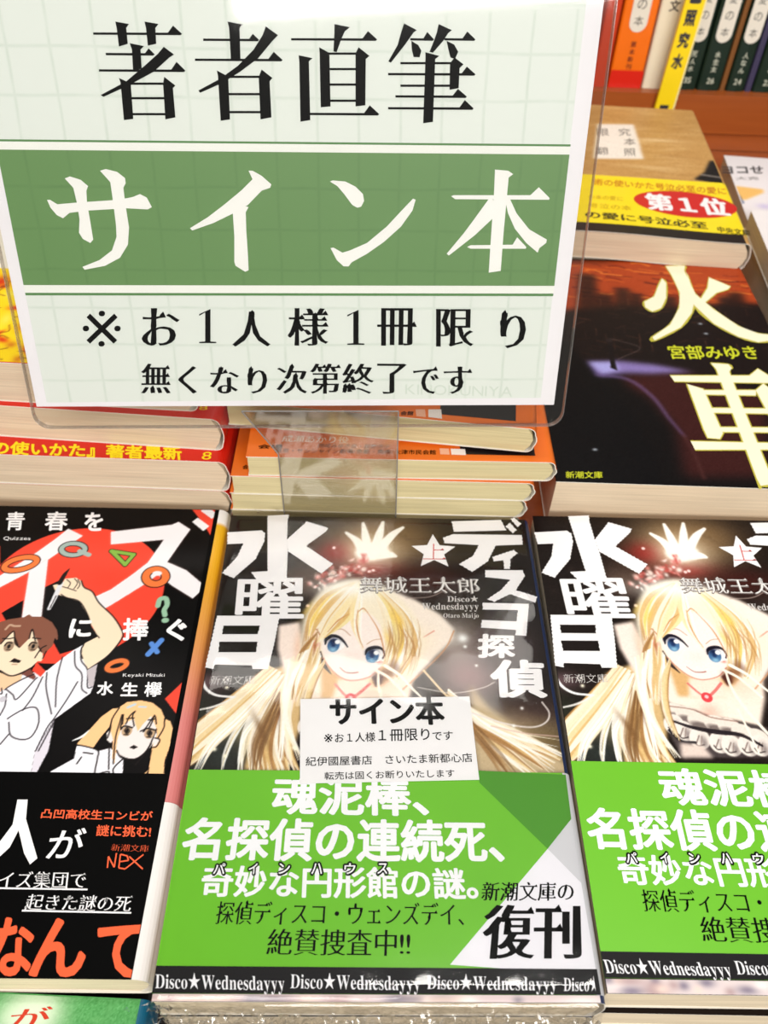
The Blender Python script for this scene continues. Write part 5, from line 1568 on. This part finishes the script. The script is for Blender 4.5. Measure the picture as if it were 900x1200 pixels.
for fn, pts, sm in (
    (t1, ((16, 133), (26, 132), (52, 148), (120, 142), (240, 134), (300, 126), (318, 122), (342, 112), (366, 124), (384, 158), (370, 166), (296, 162), (160, 170), (95, 178), (72, 197), (50, 186), (28, 160)), 0),
    (t1, ((78, 57), (96, 50), (134, 62), (160, 84), (154, 100), (156, 140), (168, 210), (178, 272), (168, 284), (142, 270), (128, 248), (130, 200), (120, 140), (108, 90)), 0),
    (t1, ((202, 30), (222, 24), (262, 34), (290, 56), (292, 74), (284, 90), (290, 140), (304, 230), (300, 290), (272, 336), (220, 364), (148, 378), (140, 368), (200, 344), (244, 310), (260, 262), (258, 220), (248, 140), (238, 70)), 0),
    (t1, ((724, 30), (738, 30), (770, 48), (804, 78), (800, 90), (770, 100), (722, 150), (670, 180), (600, 214), (526, 240), (518, 232), (580, 194), (640, 148), (700, 98), (738, 60)), 0),
    (t1, ((668, 170), (700, 150), (724, 158), (714, 176), (716, 240), (722, 330), (724, 380), (712, 385), (678, 364), (674, 350), (674, 260)), 0),
    (t2, ((50, 68), (60, 64), (104, 68), (140, 86), (166, 112), (170, 136), (160, 156), (146, 160), (128, 150), (100, 112), (76, 84)), 0),
    (t2, ((52, 302), (62, 300), (94, 318), (120, 310), (180, 284), (250, 226), (300, 172), (342, 128), (351, 132), (340, 170), (300, 226), (240, 280), (180, 322), (126, 352), (116, 366), (98, 366), (74, 344)), 0),
    (t2, ((630, 26), (676, 30), (694, 42), (678, 54), (672, 120), (660, 250), (650, 382), (608, 388), (616, 260), (626, 120)), 0),
    (t2, ((476, 120), (484, 116), (754, 116), (784, 88), (822, 126), (820, 132), (490, 130)), 0),
    (t2, ((612, 124), (632, 140), (630, 190), (560, 256), (468, 328), (460, 322), (520, 250), (560, 196)), 0),
    (t2, ((664, 124), (682, 128), (706, 180), (750, 236), (812, 272), (810, 284), (786, 302), (780, 318), (740, 284), (700, 234), (676, 180)), 0),
    (t2, ((532, 298), (544, 292), (692, 290), (708, 264), (740, 298), (738, 304), (544, 304)), 0)):
    P = np.array(PP(fn, *pts))
    p.poly([tuple(v) for v in P], WG)
p.build('reversed_lettering', sg, .1, xf=xs)

# sleeve: two clear sheets with rounded corners, welded edge, and a support strip behind
SLV = film_mat('sleeve_plastic', tint=(.97, .97, .96), rough=.05, base=.012, edge=.3)
EDG = film_mat('sleeve_edge_plastic', tint=(.93, .91, .88), rough=.1, base=.12, edge=.5, haze=.1)
def rrect(x0, x1, y0, y1, r, n=6):
    P = []
    for cx, cy, a0 in ((x1 - r, y1 - r, 0), (x0 + r, y1 - r, 1), (x0 + r, y0 + r, 2), (x1 - r, y0 + r, 3)):
        for i in range(n + 1):
            t = (a0 + i / n) * math.pi / 2; P.append((cx + r * math.cos(t), cy + r * math.sin(t)))
    return P
slb = G_(347, 500)[1]
RR = rrect(-W2 - 1.6, W2 + 3.4, slb, HC_ + 3, 5)
for nm, y in (('sleeve_front', -.9), ('sleeve_back', 1.1)):
    n = len(RR); V = [(x, y, z) for x, z in RR] + [(x, y + .12, z) for x, z in RR]
    F = [tuple(range(n)), tuple(range(2 * n - 1, n - 1, -1))] + [(i, n + i, n + (i + 1) % n, (i + 1) % n) for i in range(n)]
    mesh_obj(nm, V, F, SLV, sg)
V, F = [], []
RI = rrect(-W2 - 1.6 + .2, W2 + 3.4 - .2, slb + .2, HC_ + 2.8, 4.85); n = len(RR)
V = [(x, -.95, z) for x, z in RR] + [(x, -.95, z) for x, z in RI] + [(x, 1.3, z) for x, z in RR] + [(x, 1.3, z) for x, z in RI]
for i in range(n):
    j = (i + 1) % n; F += [(i, j, n + j, n + i), (2 * n + i, 3 * n + i, 3 * n + j, 2 * n + j), (i, 2 * n + i, 2 * n + j, j), (n + i, n + j, 3 * n + j, 3 * n + i)]
mesh_obj('sleeve_edge', V, F, EDG, sg)
# clear support strip: a thin sheet standing in the gap behind the front row
STR = film_mat('support_strip_plastic', tint=(.93, .92, .88), rough=.06, base=.03, edge=.35, haze=.01)
o = np.array([0, 0, CAMH])
YS = 202.6
def on_y(px, py):
    r = ray(px, py); q = o + r * YS / r[1]; return (q[0], q[2])
pts = [on_y(283, 482), on_y(326, 532), on_y(333, 600), None, None, on_y(464, 600), on_y(467, 482)]
pts[3] = (pts[2][0], STEP + .1); pts[4] = (pts[5][0], STEP + .1)
iv = Matrix(sg.matrix_world).inverted()
V = []
for dy in (0, .5):
    for x, z in pts:
        v = iv @ Vector((x * S, (YS + dy) * S, (z + Z0) * S)); V.append((v.x / S, v.y / S, v.z / S))
n = len(pts)
F = [tuple(range(n)), tuple(range(2 * n - 1, n - 1, -1))] + [(i, n + i, n + (i + 1) % n, (i + 1) % n) for i in range(n)]
mesh_obj('support_strip', V, F, STR, sg)
# its bright cut edges
V2, F2 = [], []
def rod(p0, p1, r=.22):
    p0, p1 = Vector(p0), Vector(p1); d = (p1 - p0).normalized(); u_ = d.cross(Vector((0, 1, 0))).normalized() * r; w_ = d.cross(u_).normalized() * r
    q = len(V2)
    for p_1 in (p0, p1): V2.extend([tuple(p_1 + u_), tuple(p_1 + w_), tuple(p_1 - u_), tuple(p_1 - w_)])
    F2.extend([(q, q + 1, q + 5, q + 4), (q + 1, q + 2, q + 6, q + 5), (q + 2, q + 3, q + 7, q + 6), (q + 3, q, q + 4, q + 7)])
for i in (0, 1, 2, 4, 5, 6): rod(V[i], V[(i + 1) % n])
mesh_obj('strip_edge', V2, F2, film_mat('cut_edge_plastic', tint=(.5, .44, .36), rough=.2, base=.15, edge=.5, haze=.2), sg)
